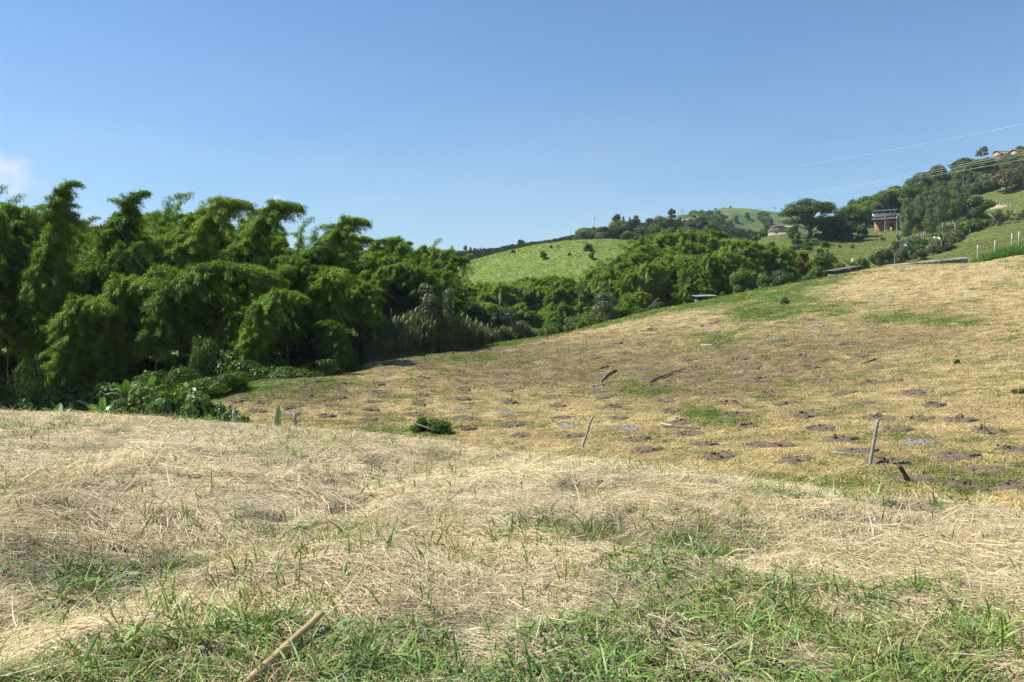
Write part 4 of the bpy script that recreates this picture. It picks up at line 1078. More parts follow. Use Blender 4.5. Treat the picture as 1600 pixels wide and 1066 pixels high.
# scrub belt between the green hill and the skyline group
for i in range(46):
    px = g.uniform(895, 1110); t = np.interp(px, [895, 930, 1000, 1110], [374, 367, 360, 358]); py = t + g.uniform(0, 16)
    b = hitC(px, py)
    if b is not None: place_tree([T_round[0], T_round[2], T_shrub[1]][i % 3], b, g.uniform(3, 7), px, 'tree', 'bushy tree in the dark belt above the green hill', 'tree', 'dark tree belt above the green hill', wide=1.3)
# bushes on the green hill
for px, py, h_ in [(918, 393, 2.4), (926, 405, 2.0), (847, 404, 2.2), (802, 396, 1.2), (860, 388, 1.0), (890, 400, 1.0)]:
    b = hitG(px, py)
    if b is not None: place_tree(T_shrub[1], b, h_, px, 'shrub', 'dark round bush standing alone on the bright green hill', 'shrub', 'bushes on the green hill', wide=.9)

# ------------------------------------------------------------------ dug planting holes in the field
HOLES = """721,598 725,609 722,624 722,640 724,655 731,671 784,586 783,600 792,612 796,630 793,646 800,664 813,682 857,586 856,600 864,621 872,636 877,654 886,666 898,683
928,590 934,607 942,622 955,637 965,655 980,671 993,688 1011,704 1012,592 1026,606 1039,628 1047,643 1064,662 1078,679 1089,577 1097,595 1006,577 978,563 910,566 787,566 843,567 842,537 892,540 963,537 1018,516 978,552 1055,553 1078,562
1112,615 1135,631 1153,650 1168,668 1101,696 1125,715 1189,697 1221,697 1244,720 1207,615 1228,631 1260,650 1281,670 1314,688 1340,707 1320,615 1345,633 1377,655 1402,672 1433,693 1493,714 1541,738 1392,724 1434,751 1428,615 1460,634 1499,658 1545,675 1587,704 1512,763 1593,763
1177,575 1190,595 1137,548 1158,561 1208,530 1226,541 1268,575 1288,596 1301,525 1320,540 1345,556 1369,577 1395,597 1249,558 1125,535 1117,523 1106,510 1174,509 1161,501 1226,490 1260,501 1278,510 1213,484
334,621 371,619 369,628 401,644 420,619 412,630 477,609 476,620 452,647 491,596 460,637 540,599 532,611 530,622 524,636 510,651 592,601 591,614 584,629 582,641 576,657 600,587 602,571 557,571 552,587 555,579 662,591 656,605 660,618 654,634 647,649 667,564 664,575 690,556 720,580 735,558 760,548 800,548 930,560 900,552 1040,535 1000,540 1070,590 1148,585 1230,580 1440,655 1360,600"""
HOLES = [tuple(map(float, a.split(','))) for a in HOLES.split()]
def hole_mesh(seed, pale):
    """ragged ring of thrown-up soil round a shallow dish, crumbs scattered about"""
    g = np.random.default_rng(seed); n, m = 30, 9; mb = MB()
    rr = np.array([0, .16, .34, .52, .66, .78, .90, 1.02, 1.15]); prof = np.array([.006, .006, .008, .010, .030, .052, .028, .005, -.05])
    a = np.arange(n) * 6.2832 / n
    out = 1 + .55 * (vnoise(np.cos(a) * 1.7 + seed * 3, np.sin(a) * 1.7) - .5) + .09 * g.normal(size=n)
    part_ = np.clip(.25 + 1.5 * vnoise(np.cos(a) * 1.2 + seed * 7, np.sin(a) * 1.2 + 4), .2, 1.4)      # the rim is high on one side, trodden on the other
    V = []
    for i in range(m):
        z = prof[i] * (part_ if 3 < i < 8 else 1) + (.022 * g.normal(size=n) if 3 < i < 7 else .006 * g.normal(size=n))
        jit = 1 + .07 * g.normal(size=n) * (i > 1)
        V.append(np.stack([rr[i] * .5 * out * jit * np.cos(a), rr[i] * .5 * out * jit * np.sin(a), z], 1))
    mb.add(np.vstack(V), [(i * n + j, i * n + (j + 1) % n, (i + 1) * n + (j + 1) % n, (i + 1) * n + j) for i in range(m - 1) for j in range(n)])
    for k in range(46):
        an = g.uniform(0, 6.28); r = g.uniform(.30, .80); s_ = g.uniform(.012, .045) * (1.3 if r < .55 else .8)
        c = np.array([r * math.cos(an), r * math.sin(an) * .9, .01 + (.03 if r < .5 else 0)])
        T = np.array([[1, 0, -.4], [-.6, .8, -.4], [-.5, -.8, -.4], [.1, .1, .9]]) * s_ * g.uniform(.6, 1.4, (4, 3))
        mb.add(T + c, None, [(0, 2, 1), (0, 1, 3), (1, 2, 3), (2, 0, 3)])
    return mb.mesh('planting_hole', M['soil_pale' if pale else 'soil'])
HM = [hole_mesh(300 + i, False) for i in range(8)] + [hole_mesh(320 + i, True) for i in range(3)]
clod_meshes = []
for i in range(3):
    g3 = np.random.default_rng(340 + i); b = MB()
    for k in range(9):
        c = np.array([g3.normal() * .22, g3.normal() * .10, .02]); r = g3.uniform(.03, .085)
        d = unit(g3.normal(size=(10, 3))); ring = np.arange(6) * 1.047
        lay = [(-.6, .7), (0, 1), (.6, .7)]
        V = np.array([[math.cos(t) * q * r * g3.uniform(.5, 1.5), math.sin(t) * q * r * g3.uniform(.5, 1.4), z * r * .45] for z, q in lay for t in ring] + [[0, 0, r * .5]])
        b.add(V + c, [(l * 6 + j, l * 6 + (j + 1) % 6, (l + 1) * 6 + (j + 1) % 6, (l + 1) * 6 + j) for l in range(2) for j in range(6)], [(12 + j, 12 + (j + 1) % 6, 18) for j in range(6)])
    clod_meshes.append(b.mesh('turf_clod', M['rootmat']))
g = np.random.default_rng(77)
hole_pts = []
for i, (px, py) in enumerate(HOLES):
    c = hit(px, py, 18.5)
    if c is None: continue
    hole_pts.append(c)
    n = nrm(c.x, c.y)
    q = Vector((0, 0, 1)).rotation_difference(n)
    d = .72 + .20 * min(1, max(0, (px - 500) / 700)) + g.uniform(-.12, .14)
    o = obj('planting_hole', HM[int(g.integers(8)) if g.random() < .9 else 8 + int(g.integers(3))], ground, c + n * .03)
    o.rotation_mode = 'QUATERNION'; o.rotation_quaternion = q @ Euler((0, 0, g.uniform(-.6, .6))).to_quaternion()
    o.scale = (d * 1.08, d * .95, 1)
    if px > 1000 and g.random() < .4 or g.random() < .1:
        k = obj('turf_clod', clod_meshes[int(g.integers(3))], o, (g.uniform(-.3, .3), g.uniform(.3, .5), .06), (0, 0, g.uniform(0, 6)))

# ------------------------------------------------------------------ stakes, posts, branches
def stake_mesh(seed):
    g = np.random.default_rng(seed); b = MB(); z = np.linspace(-.2, 1, 6)
    b.tube(np.stack([np.cumsum(g.normal(size=6)) * .012, np.cumsum(g.normal(size=6)) * .012, z], 1), np.linspace(.017, .011, 6), 5)
    return b.mesh('stake', M['stake'])
SM = [stake_mesh(s) for s in range(4)]
for i, (px, py, h_) in enumerate([(1513, 591, .8), (1549, 612, .8), (1592, 632, .7), (1429, 613, .8), (1468, 635, .8), (1502, 659, .7), (1411, 674, .75), (1539, 683, .75), (1486, 759, .5), (1377, 649, .6), (1142, 488, 1.2), (1142, 528, .8), (1187, 478, 1.0),
        (1179, 504, 1.1), (1244, 494, 1.0), (1262, 502, 1.3), (1288, 471, 1.2), (1259, 465, 1.1), (1326, 481, 1.0), (1331, 522, .9), (1324, 538, 1.0), (1345, 559, 1.2), (1371, 583, 1.1), (1292, 592, .8), (1317, 616, .9), (1403, 580, .8), (1305, 470, .9), (1130, 476, 1.0)]):
    c = hit(px, py, 18.5)
    o = obj('planting_stake', SM[i % 4], None, c, (g.normal() * .05, g.normal() * .06, g.uniform(0, 6)), (1.15, 1.15, h_))
    tag(o, 'thin upright cane stake on the right field', 'stake', 'planting stakes on the field')
def pole_between(name, A, B, r0, r1, mat, label, cat, n=8, wob=.25, seed=0, nodes=0, bend=0.0, group=None):
    A, B = Vector(A), Vector(B); m = 12
    t = np.linspace(0, 1, m); g_ = np.random.default_rng(seed)
    pts = np.array([A.lerp(B, float(k)) - A for k in t]); ln = (B - A).length
    side = np.cross(np.array(B - A), [0, 0, 1.0]); side = side / (np.linalg.norm(side) + 1e-9) if np.linalg.norm(side) > 1e-6 else np.array([1., 0, 0])
    pts = pts + side * (np.sin(t * 3.14) * bend * ln)[:, None] + np.cumsum(g_.normal(size=(m, 3)), 0) * ln * (.0008 if nodes else .004)
    mb = MB(); rad = np.linspace(r0, r1, m)
    mb.tube(pts, rad, n, wob=wob, seed=seed)
    o = obj(name, mb.mesh(name, M[mat], True), None, A)
    tag(o, label, cat, group)
    for k in range(nodes):      # bamboo nodes: slightly proud rings
        f = (k + .7) / nodes; c = pts[0] + (pts[-1] - pts[0]) * f + side * math.sin(f * 3.14) * bend * ln; d = unit(pts[-1] - pts[0])
        rm = MB(); r = r0 + (r1 - r0) * f
        rm.tube(np.array([c - d * .012, c - d * .004, c + d * .004, c + d * .012]), np.array([1.0, 1.16, 1.16, 1.0]) * r, n, caps=False)
        obj('node', rm.mesh('node', M[mat], True), o)
    return o
def post_px(top, base, Y, r, mat, label, seed, nodes=0, sink=.25):
    b = P(base[0], base[1], Y); z = h1(b.x, b.y)
    t = P(top[0], top[1], Y)
    b = Vector((b.x, b.y, z)); d = (b - t).normalized()
    return pole_between('fence_post', b + d * sink, t, r, r * .9, mat, label, 'post', 9, .12, seed, nodes)
c = hit(910, 700, 20); post_px((927, 651), (910, 699), c.y if c else 30, .048, 'post', 'pale round fence post leaning right at the foot of the field', 1)
c = hit(1359, 728, 18.5); post_px((1372, 656), (1359, 728), c.y, .052, 'post', 'grey weathered bamboo post leaning right, beside the short dark stump', 2, nodes=5)
c = hit(1421, 754, 17.5); post_px((1404, 727), (1421, 754), c.y, .06, 'post_dark', 'short dark post stump leaning left on the near field', 3)
post_px((366, 640), (366, 656), 23, .06, 'post', 'short grey post at the right end of the banana thicket', 4)
post_px((462, 645), (462, 660), 22.5, .05, 'post', 'thin pale post stub behind the crest of the knoll', 5)
c = hit(559, 562, 40); post_px((560, 536), (557, 562), c.y, .07, 'bark', 'leaning brown post at the edge of the left grove', 6)
def lying(name, a, b, r0, r1, mat, label, seed, lift=.5, bend=.04, wob=.4, cat='branch'):
    A, B = hit(*a, 18.5), hit(*b, 18.5)
    return pole_between(name, A + Vector((0, 0, r0 * lift)), B + Vector((0, 0, r1 * lift + .02)), r0, r1, mat, label, cat, 7, wob, seed, 0, bend)
lying('branch', (962, 580), (943, 604), .085, .04, 'dead', 'short dark crooked branch lying in the middle of the field', 1)
lying('branch', (1015, 599), (1074, 579), .08, .03, 'dead', 'long dark branch lying right of the crooked one', 2, bend=-.05)
lying('log', (1094, 511), (1123, 503), .10, .06, 'dead', 'dark log lying on the upper field below the grove', 3, cat='log')
lying('log', (938, 577), (950, 574), .10, .08, 'post_dark', 'small dark log stub left of the crooked branch', 4, cat='log')
lying('branch', (444, 642), (479, 633), .07, .03, 'dead', 'dark stick lying low on the left of the field', 5)
lying('branch', (1505, 714), (1597, 731), .035, .02, 'dead', 'long thin brown stick lying at the right edge of the field', 6)
lying('branch', (1415, 719), (1452, 713), .02, .012, 'stake', 'thin pale stick lying right of the weathered post', 7)
lying('branch', (1096, 540), (1114, 541), .07, .05, 'bark_pale', 'white bleached branch piece on the upper field', 8)
lying('log', (1346, 569), (1370, 562), .06, .04, 'post_dark', 'dark stick lying between dug holes on the right field', 9, cat='log')
lying('branch', (1300, 708), (1345, 711), .035, .025, 'bark_pale', 'pale branch lying left of the weathered post base', 10)
lying('branch', (1264, 477), (1276, 476), .07, .06, 'bark_pale', 'short pale log in the green patch on the upper field', 11)
lying('branch', (1037, 668), (1095, 672), .07, .04, 'post_dark', 'broken dark branch heap low on the field', 12)
lying('branch', (1033, 663), (1050, 667), .05, .04, 'bark_pale', 'pale split branch above the broken dark branch', 13)
for a, b, lab in [((1364, 505), (1366, 488), 'upright twin of the two crossed canes on the upper right field'), ((1373, 504), (1389, 488), 'slanting twin of the two crossed canes on the upper right field')]:
    A = hit(*a, 18.5); B = P(b[0], b[1], A.y)
    pole_between('cane', A, B, .03, .022, 'stake', lab, 'cane', 5, .1, 3)
# dry bamboo pole lying in the near grass
A = P(388, 1078, 3.75); A.z = h1(A.x, A.y) + .045; B = P(503, 966, 4.5); B.z = h1(B.x, B.y) + .075
pole_between('bamboo_pole', A, B, .020, .017, 'cane_pole', 'dry tan bamboo pole lying in the green grass in the foreground', 'pole', 12, .04, 5, nodes=4)

# shrub heap at the foot of the field
c = hit(690, 676, 20)
e = place_tree(T_shrub[0], (c.x - .1, c.y, c.z - .25), .82, 1.2, 'shrub', 'dark leafy shrub heap at the foot of the field behind the knoll', 'shrub', wide=2.0)
e = place_tree(T_shrub[1], (c.x - .75, c.y - .3, c.z - .2), .95, 2.2, 'shrub', 'lighter upright shrub at the left of the dark shrub heap', 'shrub', wide=.7)
pole_between('branch', (c.x - 1.15, c.y - .9, c.z + .55), (c.x - .35, c.y - 1.0, c.z + .28), .02, .03, 'bark_pale', 'bleached forked branch sticking out of the dark shrub heap', 'branch', 6, .3, 4, 0, .08)
for px, py, h_, t, lab in [(1225, 476, .85, T_shrub[2], 'small grey shrub alone in the green patch of the upper field'), (1496, 569, .32, T_shrub[1], 'tiny green seedling bush on the right of the field')]:
    c = hit(px, py, 18.5); place_tree(t, c - Vector((0, 0, .05)), h_, 1, 'shrub', lab, 'shrub', wide=.8)
c = hit(1594, 614, 18.5)
place_tree(T_shrub[3], c - Vector((0, 0, .2)), .42, 2, 'root_heap', 'dark heap of pulled roots at the right edge of the field', 'heap', wide=1.4)

# ------------------------------------------------------------------ buildings
def frame_at(px, py, Y, rz): return Vector(P(px, py, Y)), rz
def corr_sheet(name, parent, a, b, c, d, mat, n, amp=.03, th=.02, label=None):
    """corrugated roof sheet spanning corners a-b (eave) and d-c (ridge), waves across a-b"""
    a, b, c, d = [np.array(v, float) for v in (a, b, c, d)]
    u = np.linspace(0, 1, n * 4 + 1); up = np.cross(b - a, d - a); up = up / np.linalg.norm(up)
    if up[2] < 0: up = -up
    w_ = amp * np.sin(u * n * 2 * math.pi)
    lo = a + (b - a) * u[:, None] + up * w_[:, None]; hi = d + (c - d) * u[:, None] + up * w_[:, None]
    V = np.vstack([lo, hi, lo - up * th, hi - up * th]); m = len(u); Q = []
    for i in range(m - 1):
        Q += [(i, i + 1, m + i + 1, m + i), (2 * m + i, 3 * m + i, 3 * m + i + 1, 2 * m + i + 1), (i, 2 * m + i, 2 * m + i + 1, i + 1), (m + i, m + i + 1, 3 * m + i + 1, 3 * m + i)]
    Q += [(0, m, 3 * m, 2 * m), (m - 1, 3 * m - 1, 4 * m - 1, 2 * m - 1)]
    o = obj(name, mesh_np(name, V, Q, None, M[mat]), parent)
    return o
def part(parent, name, boxes, mat):
    mb = MB()
    for c, d in boxes: mb.box(c, d)
    return obj(name, mb.mesh(name, M[mat]), parent)

# plank shed behind the field crest
def shed(px0, px1, pyl, pyr, pyb, Y, label, roofmat, depth=3.2, plank=True):
    A = P(px0, pyl, Y); Bp = P(px1, pyr, Y); w_ = Bp.x - A.x
    zb = min(P((px0 + px1) / 2, pyb, Y).z, h1((A.x + Bp.x) / 2, Y)) - .6
    e = empty('shed', (A.x, Y, zb))
    hl = A.z - zb; hr = Bp.z - zb
    n = max(6, int(w_ / .22)); wd = (w_ - .4) / n
    for i in range(n):
        x0 = .2 + i * wd; mb = MB(); hh = hl + (hr - hl) * (x0 / w_) - .10; s_ = .01 * ((i * 7) % 3)
        mb.box((x0 + wd / 2, .3 - s_, hh / 2), (wd - .02, .03, hh)); obj('plank', mb.mesh('plank', M['plank']), e)
    for x0 in (.2, w_ - .2):
        hh = hl + (hr - hl) * (x0 / w_) - .12
        part(e, 'side_wall', [((x0, depth / 2 + .1, hh / 2), (.04, depth - .5, hh))], 'plank')
    part(e, 'back_wall', [((w_ / 2, depth - .15, (hl - .15) / 2), (w_ - .44, .04, hl - .15))], 'plank')
    part(e, 'wall_backing', [((w_ / 2, .34, (hl - .15) / 2), (w_ - .46, .02, hl - .15))], 'darkint')
    k = 3; 
    for i in range(k):
        f0, f1 = i / k, (i + 1) / k; o_ = .012 * (i % 2)
        corr_sheet('roof_sheet', e, (w_ * f0 - (.2 if i == 0 else .03), -.15, hl + (hr - hl) * f0 + o_), (w_ * f1 + (.2 if i == k - 1 else .03), -.15, hl + (hr - hl) * f1 + o_), (w_ * f1 + (.2 if i == k - 1 else .03), depth, hl + (hr - hl) * f1 + .22 + o_), (w_ * f0 - (.2 if i == 0 else .03), depth, hl + (hr - hl) * f0 + .22 + o_), roofmat, 7)
    return tag(e, label, 'shed')
shed(1304, 1346, 423.5, 415.5, 434, 116, 'small grey plank shed with a sloping sheet roof behind the field crest', 'roof_grey')
shed(1089, 1119, 463.5, 462.5, 472, 108, 'low hut with pale sheet roof half hidden below the right grove', 'roof_pale', 2.5)
# long low shed roof on the crest
def long_shed():
    A = P(1386, 415.8, 117); Bp = P(1519, 402.6, 112)
    e = empty('long_shed', (A.x, A.y, A.z)); V_ = Bp - A; n = 12
    back = Vector((.10, 2.6, .22))
    for i in range(n):
        a = V_ * (i / n); b = V_ * ((i + 1.04) / n); o_ = Vector((0, 0, .012 * (i % 2)))
        corr_sheet('roof_sheet', e, a + o_, b + o_, b + back + o_, a + back + o_, 'roof_pale' if i % 4 else 'roof_grey', 5, .025)
    for i in range(7):
        a = V_ * ((i + .2) / 7); mb = MB(); mb.box((a.x, a.y + .3, a.z - 1.3), (.12, .12, 2.5)); obj('post', mb.mesh('post', M['plank']), e)
        a = a + back; mb = MB(); mb.box((a.x, a.y - .3, a.z - 1.3), (.12, .12, 2.5)); obj('post', mb.mesh('post', M['plank']), e)
    mb = MB(); L_ = V_.length; a0 = Vector((.3, .5, -2.4)); b0 = V_ + Vector((-.3, .5, -2.4)); t_ = Vector((0, .06, 0)); hgt = Vector((0, 0, 2.25))
    mb.hexa([a0, b0, b0 + t_, a0 + t_], [a0 + hgt, b0 + hgt, b0 + hgt + t_, a0 + hgt + t_]); obj('wall', mb.mesh('wall', M['concrete']), e)
    return tag(e, 'long low shed with pale grey sheet roof along the field crest', 'shed')
long_shed()

# brick house on the hillside
def brick_house():
    b = hitR(1383, 361); Y = b.y - 1.5; s = Y / F
    e = empty('brick_house', P(1383, 361, Y), (0, 0, R(-36))); z0 = -2.5
    W_ = 35 * s; x0, x1 = -19 * s, 17 * s; D_ = 7.0
    zf = lambda py: (362 - py) * s
    # lower brick storey (with an open bay at the right)
    def wall(name, xa, xb, za, zb, y=0, mat='brick', th=.15):
        mb = MB(); mb.box(((xa + xb) / 2, y + th / 2, (za + zb) / 2), (xb - xa, th, zb - za)); return obj(name, mb.mesh(name, M[mat]), e)
    wall('brick_wall', x0 + .6, x0 + 3.6, z0, zf(345)); wall('brick_wall', x0 + 3.6, x1 - .5, zf(350), zf(345), .01)
    wall('brick_wall', x0 + 3.62, x0 + 5.4, z0, zf(350), .02); wall('brick_wall', x1 - 1.0, x1 - .5, z0, zf(350), .02)
    wall('stair_block', x0 + 5.5, x1 - 1.2, z0, zf(357), -.8, 'brick', .7)
    wall('bay_shade', x0 + 5.3, x1 - .9, z0, zf(349.9), 1.6, 'darkint')  # near-black panel set back in the open bay, standing in for its shade
    mb = MB(); mb.box((x0 + .68, D_ / 2, (z0 + zf(345)) / 2), (.16, D_ - .4, zf(345) - z0)); obj('side_wall', mb.mesh('side_wall', M['brick']), e)
    mb = MB(); mb.box((x1 - .58, D_ / 2, (z0 + zf(345)) / 2), (.16, D_ - .4, zf(345) - z0)); obj('side_wall', mb.mesh('side_wall', M['brick']), e)
    wall('back_wall', x0 + .8, x1 - .7, z0, zf(332), D_ - .2, 'concrete')
    # middle sheet roof
    n = 5
    for i in range(n):
        xa = x0 + (x1 - x0) * i / n; xb = x0 + (x1 - x0) * (i + 1.03) / n
        corr_sheet('roof_sheet', e, (xa, -1.1, zf(344.2) + .012 * (i % 2)), (xb, -1.1, zf(344.2) + .012 * (i % 2)), (xb, .5, zf(340.2)), (xa, .5, zf(340.2)), 'roof_grey', 5, .03)
    # upper floor: slab, white parapet, posts, dark interior, roof
    mb = MB(); mb.box(((x0 + x1) / 2, D_ / 2, zf(338.6)), (x1 - x0 - .1, D_, .18)); obj('floor_slab', mb.mesh('floor_slab', M['concrete']), e)
    wall('parapet', x0, x1 - .4, zf(338.0), zf(334.3), -.02, 'white', .14)
    for i in range(5):
        xx = x0 + .1 + (x1 - x0 - .6) * i / 4; mb = MB(); mb.box((xx, .05, (zf(334.25) + zf(330.8)) / 2), (.16, .16, zf(330.8) - zf(334.25))); obj('column', mb.mesh('column', M['white']), e)
    wall('upper_wall', x0 + .3, x1 - .6, zf(338), zf(331), 2.6, 'concrete')
    for i in range(3):
        xx = x0 + 1.4 + i * 2.3; mb = MB(); mb.box((xx, 2.57, zf(335)), (.9, .05, 1.5)); obj('window', mb.mesh('window', M['darkint']), e)
    for i in range(n):
        xa = x0 - .2 + (x1 - x0) * i / n; xb = x0 - .2 + (x1 - x0) * (i + 1.03) / n
        corr_sheet('roof_sheet', e, (xa, -.5, zf(330.6) + .012 * (i % 2)), (xb, -.5, zf(330.6) + .012 * (i % 2)), (xb, D_ * .55, zf(328.8) + .5), (xa, D_ * .55, zf(328.8) + .5), 'roof_grey', 5, .03)
    return tag(e, 'two storey brick house with white terrace parapet and grey sheet roofs', 'house')
brick_house()
# open farmhouse beside the spreading tree
def farmhouse():
    b = hitR(1226, 367); Y = b.y; s = Y / F
    e = empty('farmhouse', P(1226, 367, Y), (0, 0, R(-12))); zf = lambda py: (367 - py) * s; xf = lambda px: (px - 1226) * s
    def bx(name, xa, xb, za, zb, ya, yb, mat):
        mb = MB(); mb.box(((xa + xb) / 2, (ya + yb) / 2, (za + zb) / 2), (xb - xa, yb - ya, zb - za)); return obj(name, mb.mesh(name, M[mat]), e)
    bx('base_wall', xf(1203), xf(1250), -1, zf(363.4), 0, 6, 'concrete')
    for i, px in enumerate([1207, 1209.5, 1212, 1214.5, 1217]): bx('column', xf(px), xf(px) + .2, zf(363.4), zf(353.5) + .05 * i, .05, .25, 'stake')
    bx('house_wall', xf(1219), xf(1247), zf(363.4), zf(353), .8, 1.0, 'white'); bx('door', xf(1236), xf(1239), zf(363.4), zf(356.5), .76, .8, 'post_dark')
    bx('window', xf(1241), xf(1244), zf(360), zf(356.5), .76, .8, 'darkint')
    bx('back_wall', xf(1206), xf(1247), zf(363.4), zf(353), 5.2, 5.4, 'plank')
    for i in range(5):
        xa = xf(1205) + (xf(1249) - xf(1205)) * i / 5; xb = xf(1205) + (xf(1249) - xf(1205)) * (i + 1.03) / 5
        dz = lambda x: -max(0, (xf(1218) - x)) * .22
        corr_sheet('roof_sheet', e, (xa, -.7, zf(352.6) + dz(xa)), (xb, -.7, zf(352.6) + dz(xb)), (xb, 3.2, zf(350.5) + dz(xb) + .3), (xa, 3.2, zf(350.5) + dz(xa) + .3), 'roof_brown', 5, .03)
    return tag(e, 'open sided farmhouse with brown roof and posts left of the spreading tree', 'house')
farmhouse()
def small_house(px, py, fn, w_, h_, label, roof='roof_brown', wallm='concrete'):
    b = fn(px, py)
    if b is None: print('no house spot', label); return
    e = empty('house', b + Vector((0, -1.0, -.2)))
    part(e, 'front_wall', [((0, 0, h_ / 2), (w_, .2, h_))], wallm); part(e, 'side_wall', [((-w_ / 2 + .1, 2, h_ / 2), (.2, 3.8, h_ - .02))], wallm); part(e, 'side_wall', [((w_ / 2 - .1, 2, h_ / 2), (.2, 3.8, h_ - .02))], wallm)
    part(e, 'door', [((w_ * .1, -.12, h_ * .4), (.9, .06, h_ * .8))], 'post_dark')
    for k in (-.3, .32): part(e, 'window', [((w_ * k, -.12, h_ * .58), (.9, .06, .9))], 'darkint')
    corr_sheet('roof_sheet', e, (-w_ / 2 - .4, -.6, h_ - .05), (w_ / 2 + .4, -.6, h_ - .05), (w_ / 2 + .4, 2, h_ + .9), (-w_ / 2 - .4, 2, h_ + .9), roof, 12, .03)
    corr_sheet('roof_sheet', e, (-w_ / 2 - .4, 4.6, h_ - .05), (w_ / 2 + .4, 4.6, h_ - .05), (w_ / 2 + .4, 2, h_ + .9), (-w_ / 2 - .4, 2, h_ + .9), roof, 12, .03)
    tag(e, label, 'house')
small_house(1572, 246, hitR, 8, 2.4, 'brown roofed house on the top of the right hill', 'roof_brown', 'sandstone')
small_house(1594, 245, hitR, 5, 2.6, 'small pale house at the right edge of the hilltop', 'roof_brown', 'sandstone')
small_house(1295, 362, hitR, 3, 1.6, 'small white roofed outbuilding in the shade right of the spreading tree', 'roof_pale', 'concrete')
small_house(1074, 349, hitC, 5, 2.2, 'distant house with pale walls right of the big skyline tree', 'roof_brown', 'concrete')
small_house(1086, 350, hitC, 4, 2.0, 'second distant house on the saddle below the far hill', 'roof_brown', 'concrete')
# bare earth bank above the pasture
b = hitR(1560, 322); mb = MB(); gg = np.random.default_rng(4); V = []
for j in range(4):
    for i in range(15):
        px = 1524 + i * 3.6; py = np.interp(px, [1524, 1545, 1575], [313, 318, 321]) + j * np.interp(px, [1524, 1550, 1575], [2.2, 3.0, 1.0]) + gg.normal() * .5
        q = hitR(px, py); V.append((q.x, q.y, q.z + (.25 if 0 < j < 3 else -.1) + gg.normal() * .08))
mb.add(V, [(j * 15 + i, j * 15 + i + 1, j * 15 + 16 + i, j * 15 + 15 + i) for j in range(3) for i in range(14)])
o = obj('earth_bank', mb.mesh('earth_bank', M['sandstone'])); tag(o, kind='structure')

# ------------------------------------------------------------------ fences on the pasture, poles, wires, mast
def posts_line(lst, fn, label, group, h_=1.2, r=.07, mat='post'):
    mb = MB(); z = np.linspace(-.3, h_, 5); mb.tube(np.stack([0 * z, 0 * z, z], 1), np.linspace(r, r * .85, 5), 7, wob=.15)
    me = mb.mesh('fence_post', M[mat])
    for px, py in lst:
        b = fn(px, py)
        if b is None: continue
        tag(obj('fence_post', me, None, b, (g.normal() * .05, g.normal() * .05, g.uniform(0, 6)), g.uniform(.85, 1.15)), label, 'post', group)
for i, (px, py, top) in enumerate([(1527.5, 396, 383), (1554.5, 392, 376), (1581, 385, 365), (1592, 382, 362)]):
    b = P(px, py, 97); z = h1(b.x, b.y); t = P(px, top, 97).z
    mb = MB(); zz_ = np.linspace(-.2, t - z, 5); mb.tube(np.stack([.01 * zz_, 0 * zz_, zz_], 1), .085, 8, wob=.15, seed=i)
    tag(obj('fence_post', mb.mesh('fence_post', M['bark_pale']), None, (b.x, 97, z)), ['white fence post at the left end of the tall green grass', 'white fence post standing in the left of the tall green grass', 'tallest white fence post in the tall green grass at right', 'white fence post nearest the right picture edge'][i], 'post', 'white posts in the tall grass')
posts_line([(1546 + i * 5.5, 318 + i * 1.4) for i in range(7)] + [(1524, 312), (1528, 309)], hitR, 'tiny white post of the fence above the bare earth bank', 'fence above the earth bank', 1.6, .12, 'bark_pale')
posts_line([(1535 + i * 4.2, 357 - i * 1.2) for i in range(8)], hitR, 'grey fence post along the upper edge of the near pasture', 'fence along the near pasture')
def utility_pole(px, top, base, label, fn=hitR):
    b = fn(px, base); s = P(px, top, b.y).z - b.z
    e = empty('utility_pole', b)
    mb = MB(); z = np.linspace(-.3, s, 6); mb.tube(np.stack([0 * z, 0 * z, z], 1), np.linspace(.17, .12, 6), 8); obj('pole', mb.mesh('pole', M['concrete'], True), e)
    arm = part(e, 'crossarm', [((0, 0, s - .5), (1.8, .12, .12))], 'plank')
    for k in (-.8, 0, .8): part(arm, 'insulator', [((k, 0, s - .34), (.09, .09, .2))], 'white')
    tag(e, label, 'pole')
utility_pole(1383, 338, 366, 'grey utility pole standing before the left of the brick house')
utility_pole(1401.5, 338, 384, 'taller grey utility pole at the right corner of the brick house')
def mast():
    b = hitC(928, 368); s = P(928, 340, b.y).z - b.z; e = empty('radio_mast', b)
    for k in range(3):
        a = k * 2.094; mb = MB(); mb.tube(np.array([[.6 * math.cos(a), .6 * math.sin(a), -1], [.25 * math.cos(a), .25 * math.sin(a), s * .8], [.12 * math.cos(a), .12 * math.sin(a), s]]), .07, 5); obj('leg', mb.mesh('leg', M['wire']), e)
    for k in range(8):
        z = s * (k + .5) / 8; r = .6 - .45 * k / 8; mb = MB(); mb.tube(np.array([[r * math.cos(a), r * math.sin(a), z] for a in np.arange(4) * 2.094]), .05, 4); obj('brace', mb.mesh('brace', M['wire']), e)
    part(e, 'antenna', [((0, 0, s * .97), (1.2, .12, .7))], 'white')
    tag(e, 'thin pale radio mast on the distant skyline above the green hill', 'mast')
mast()
def wire(A, B, sag, r, label):
    t = np.linspace(0, 1, 60)[:, None]; A, B = np.array(A), np.array(B)
    pts = A + (B - A) * t; pts[:, 2] -= sag * (4 * t * (1 - t))[:, 0]
    mb = MB(); mb.tube(pts - A, r, 5)
    tag(obj('power_line', mb.mesh('power_line', M['wire'], True), None, A), label, 'power line', 'power lines at the right')
wire(P(1750, 162, 130), P(1250, 259, 330), 0.6, .022, 'highest white power line crossing the sky alone at the right')
wire(P(1750, 207, 140), P(1250, 302, 330), .6, .022, 'top wire of the three power lines crossing the right hill')
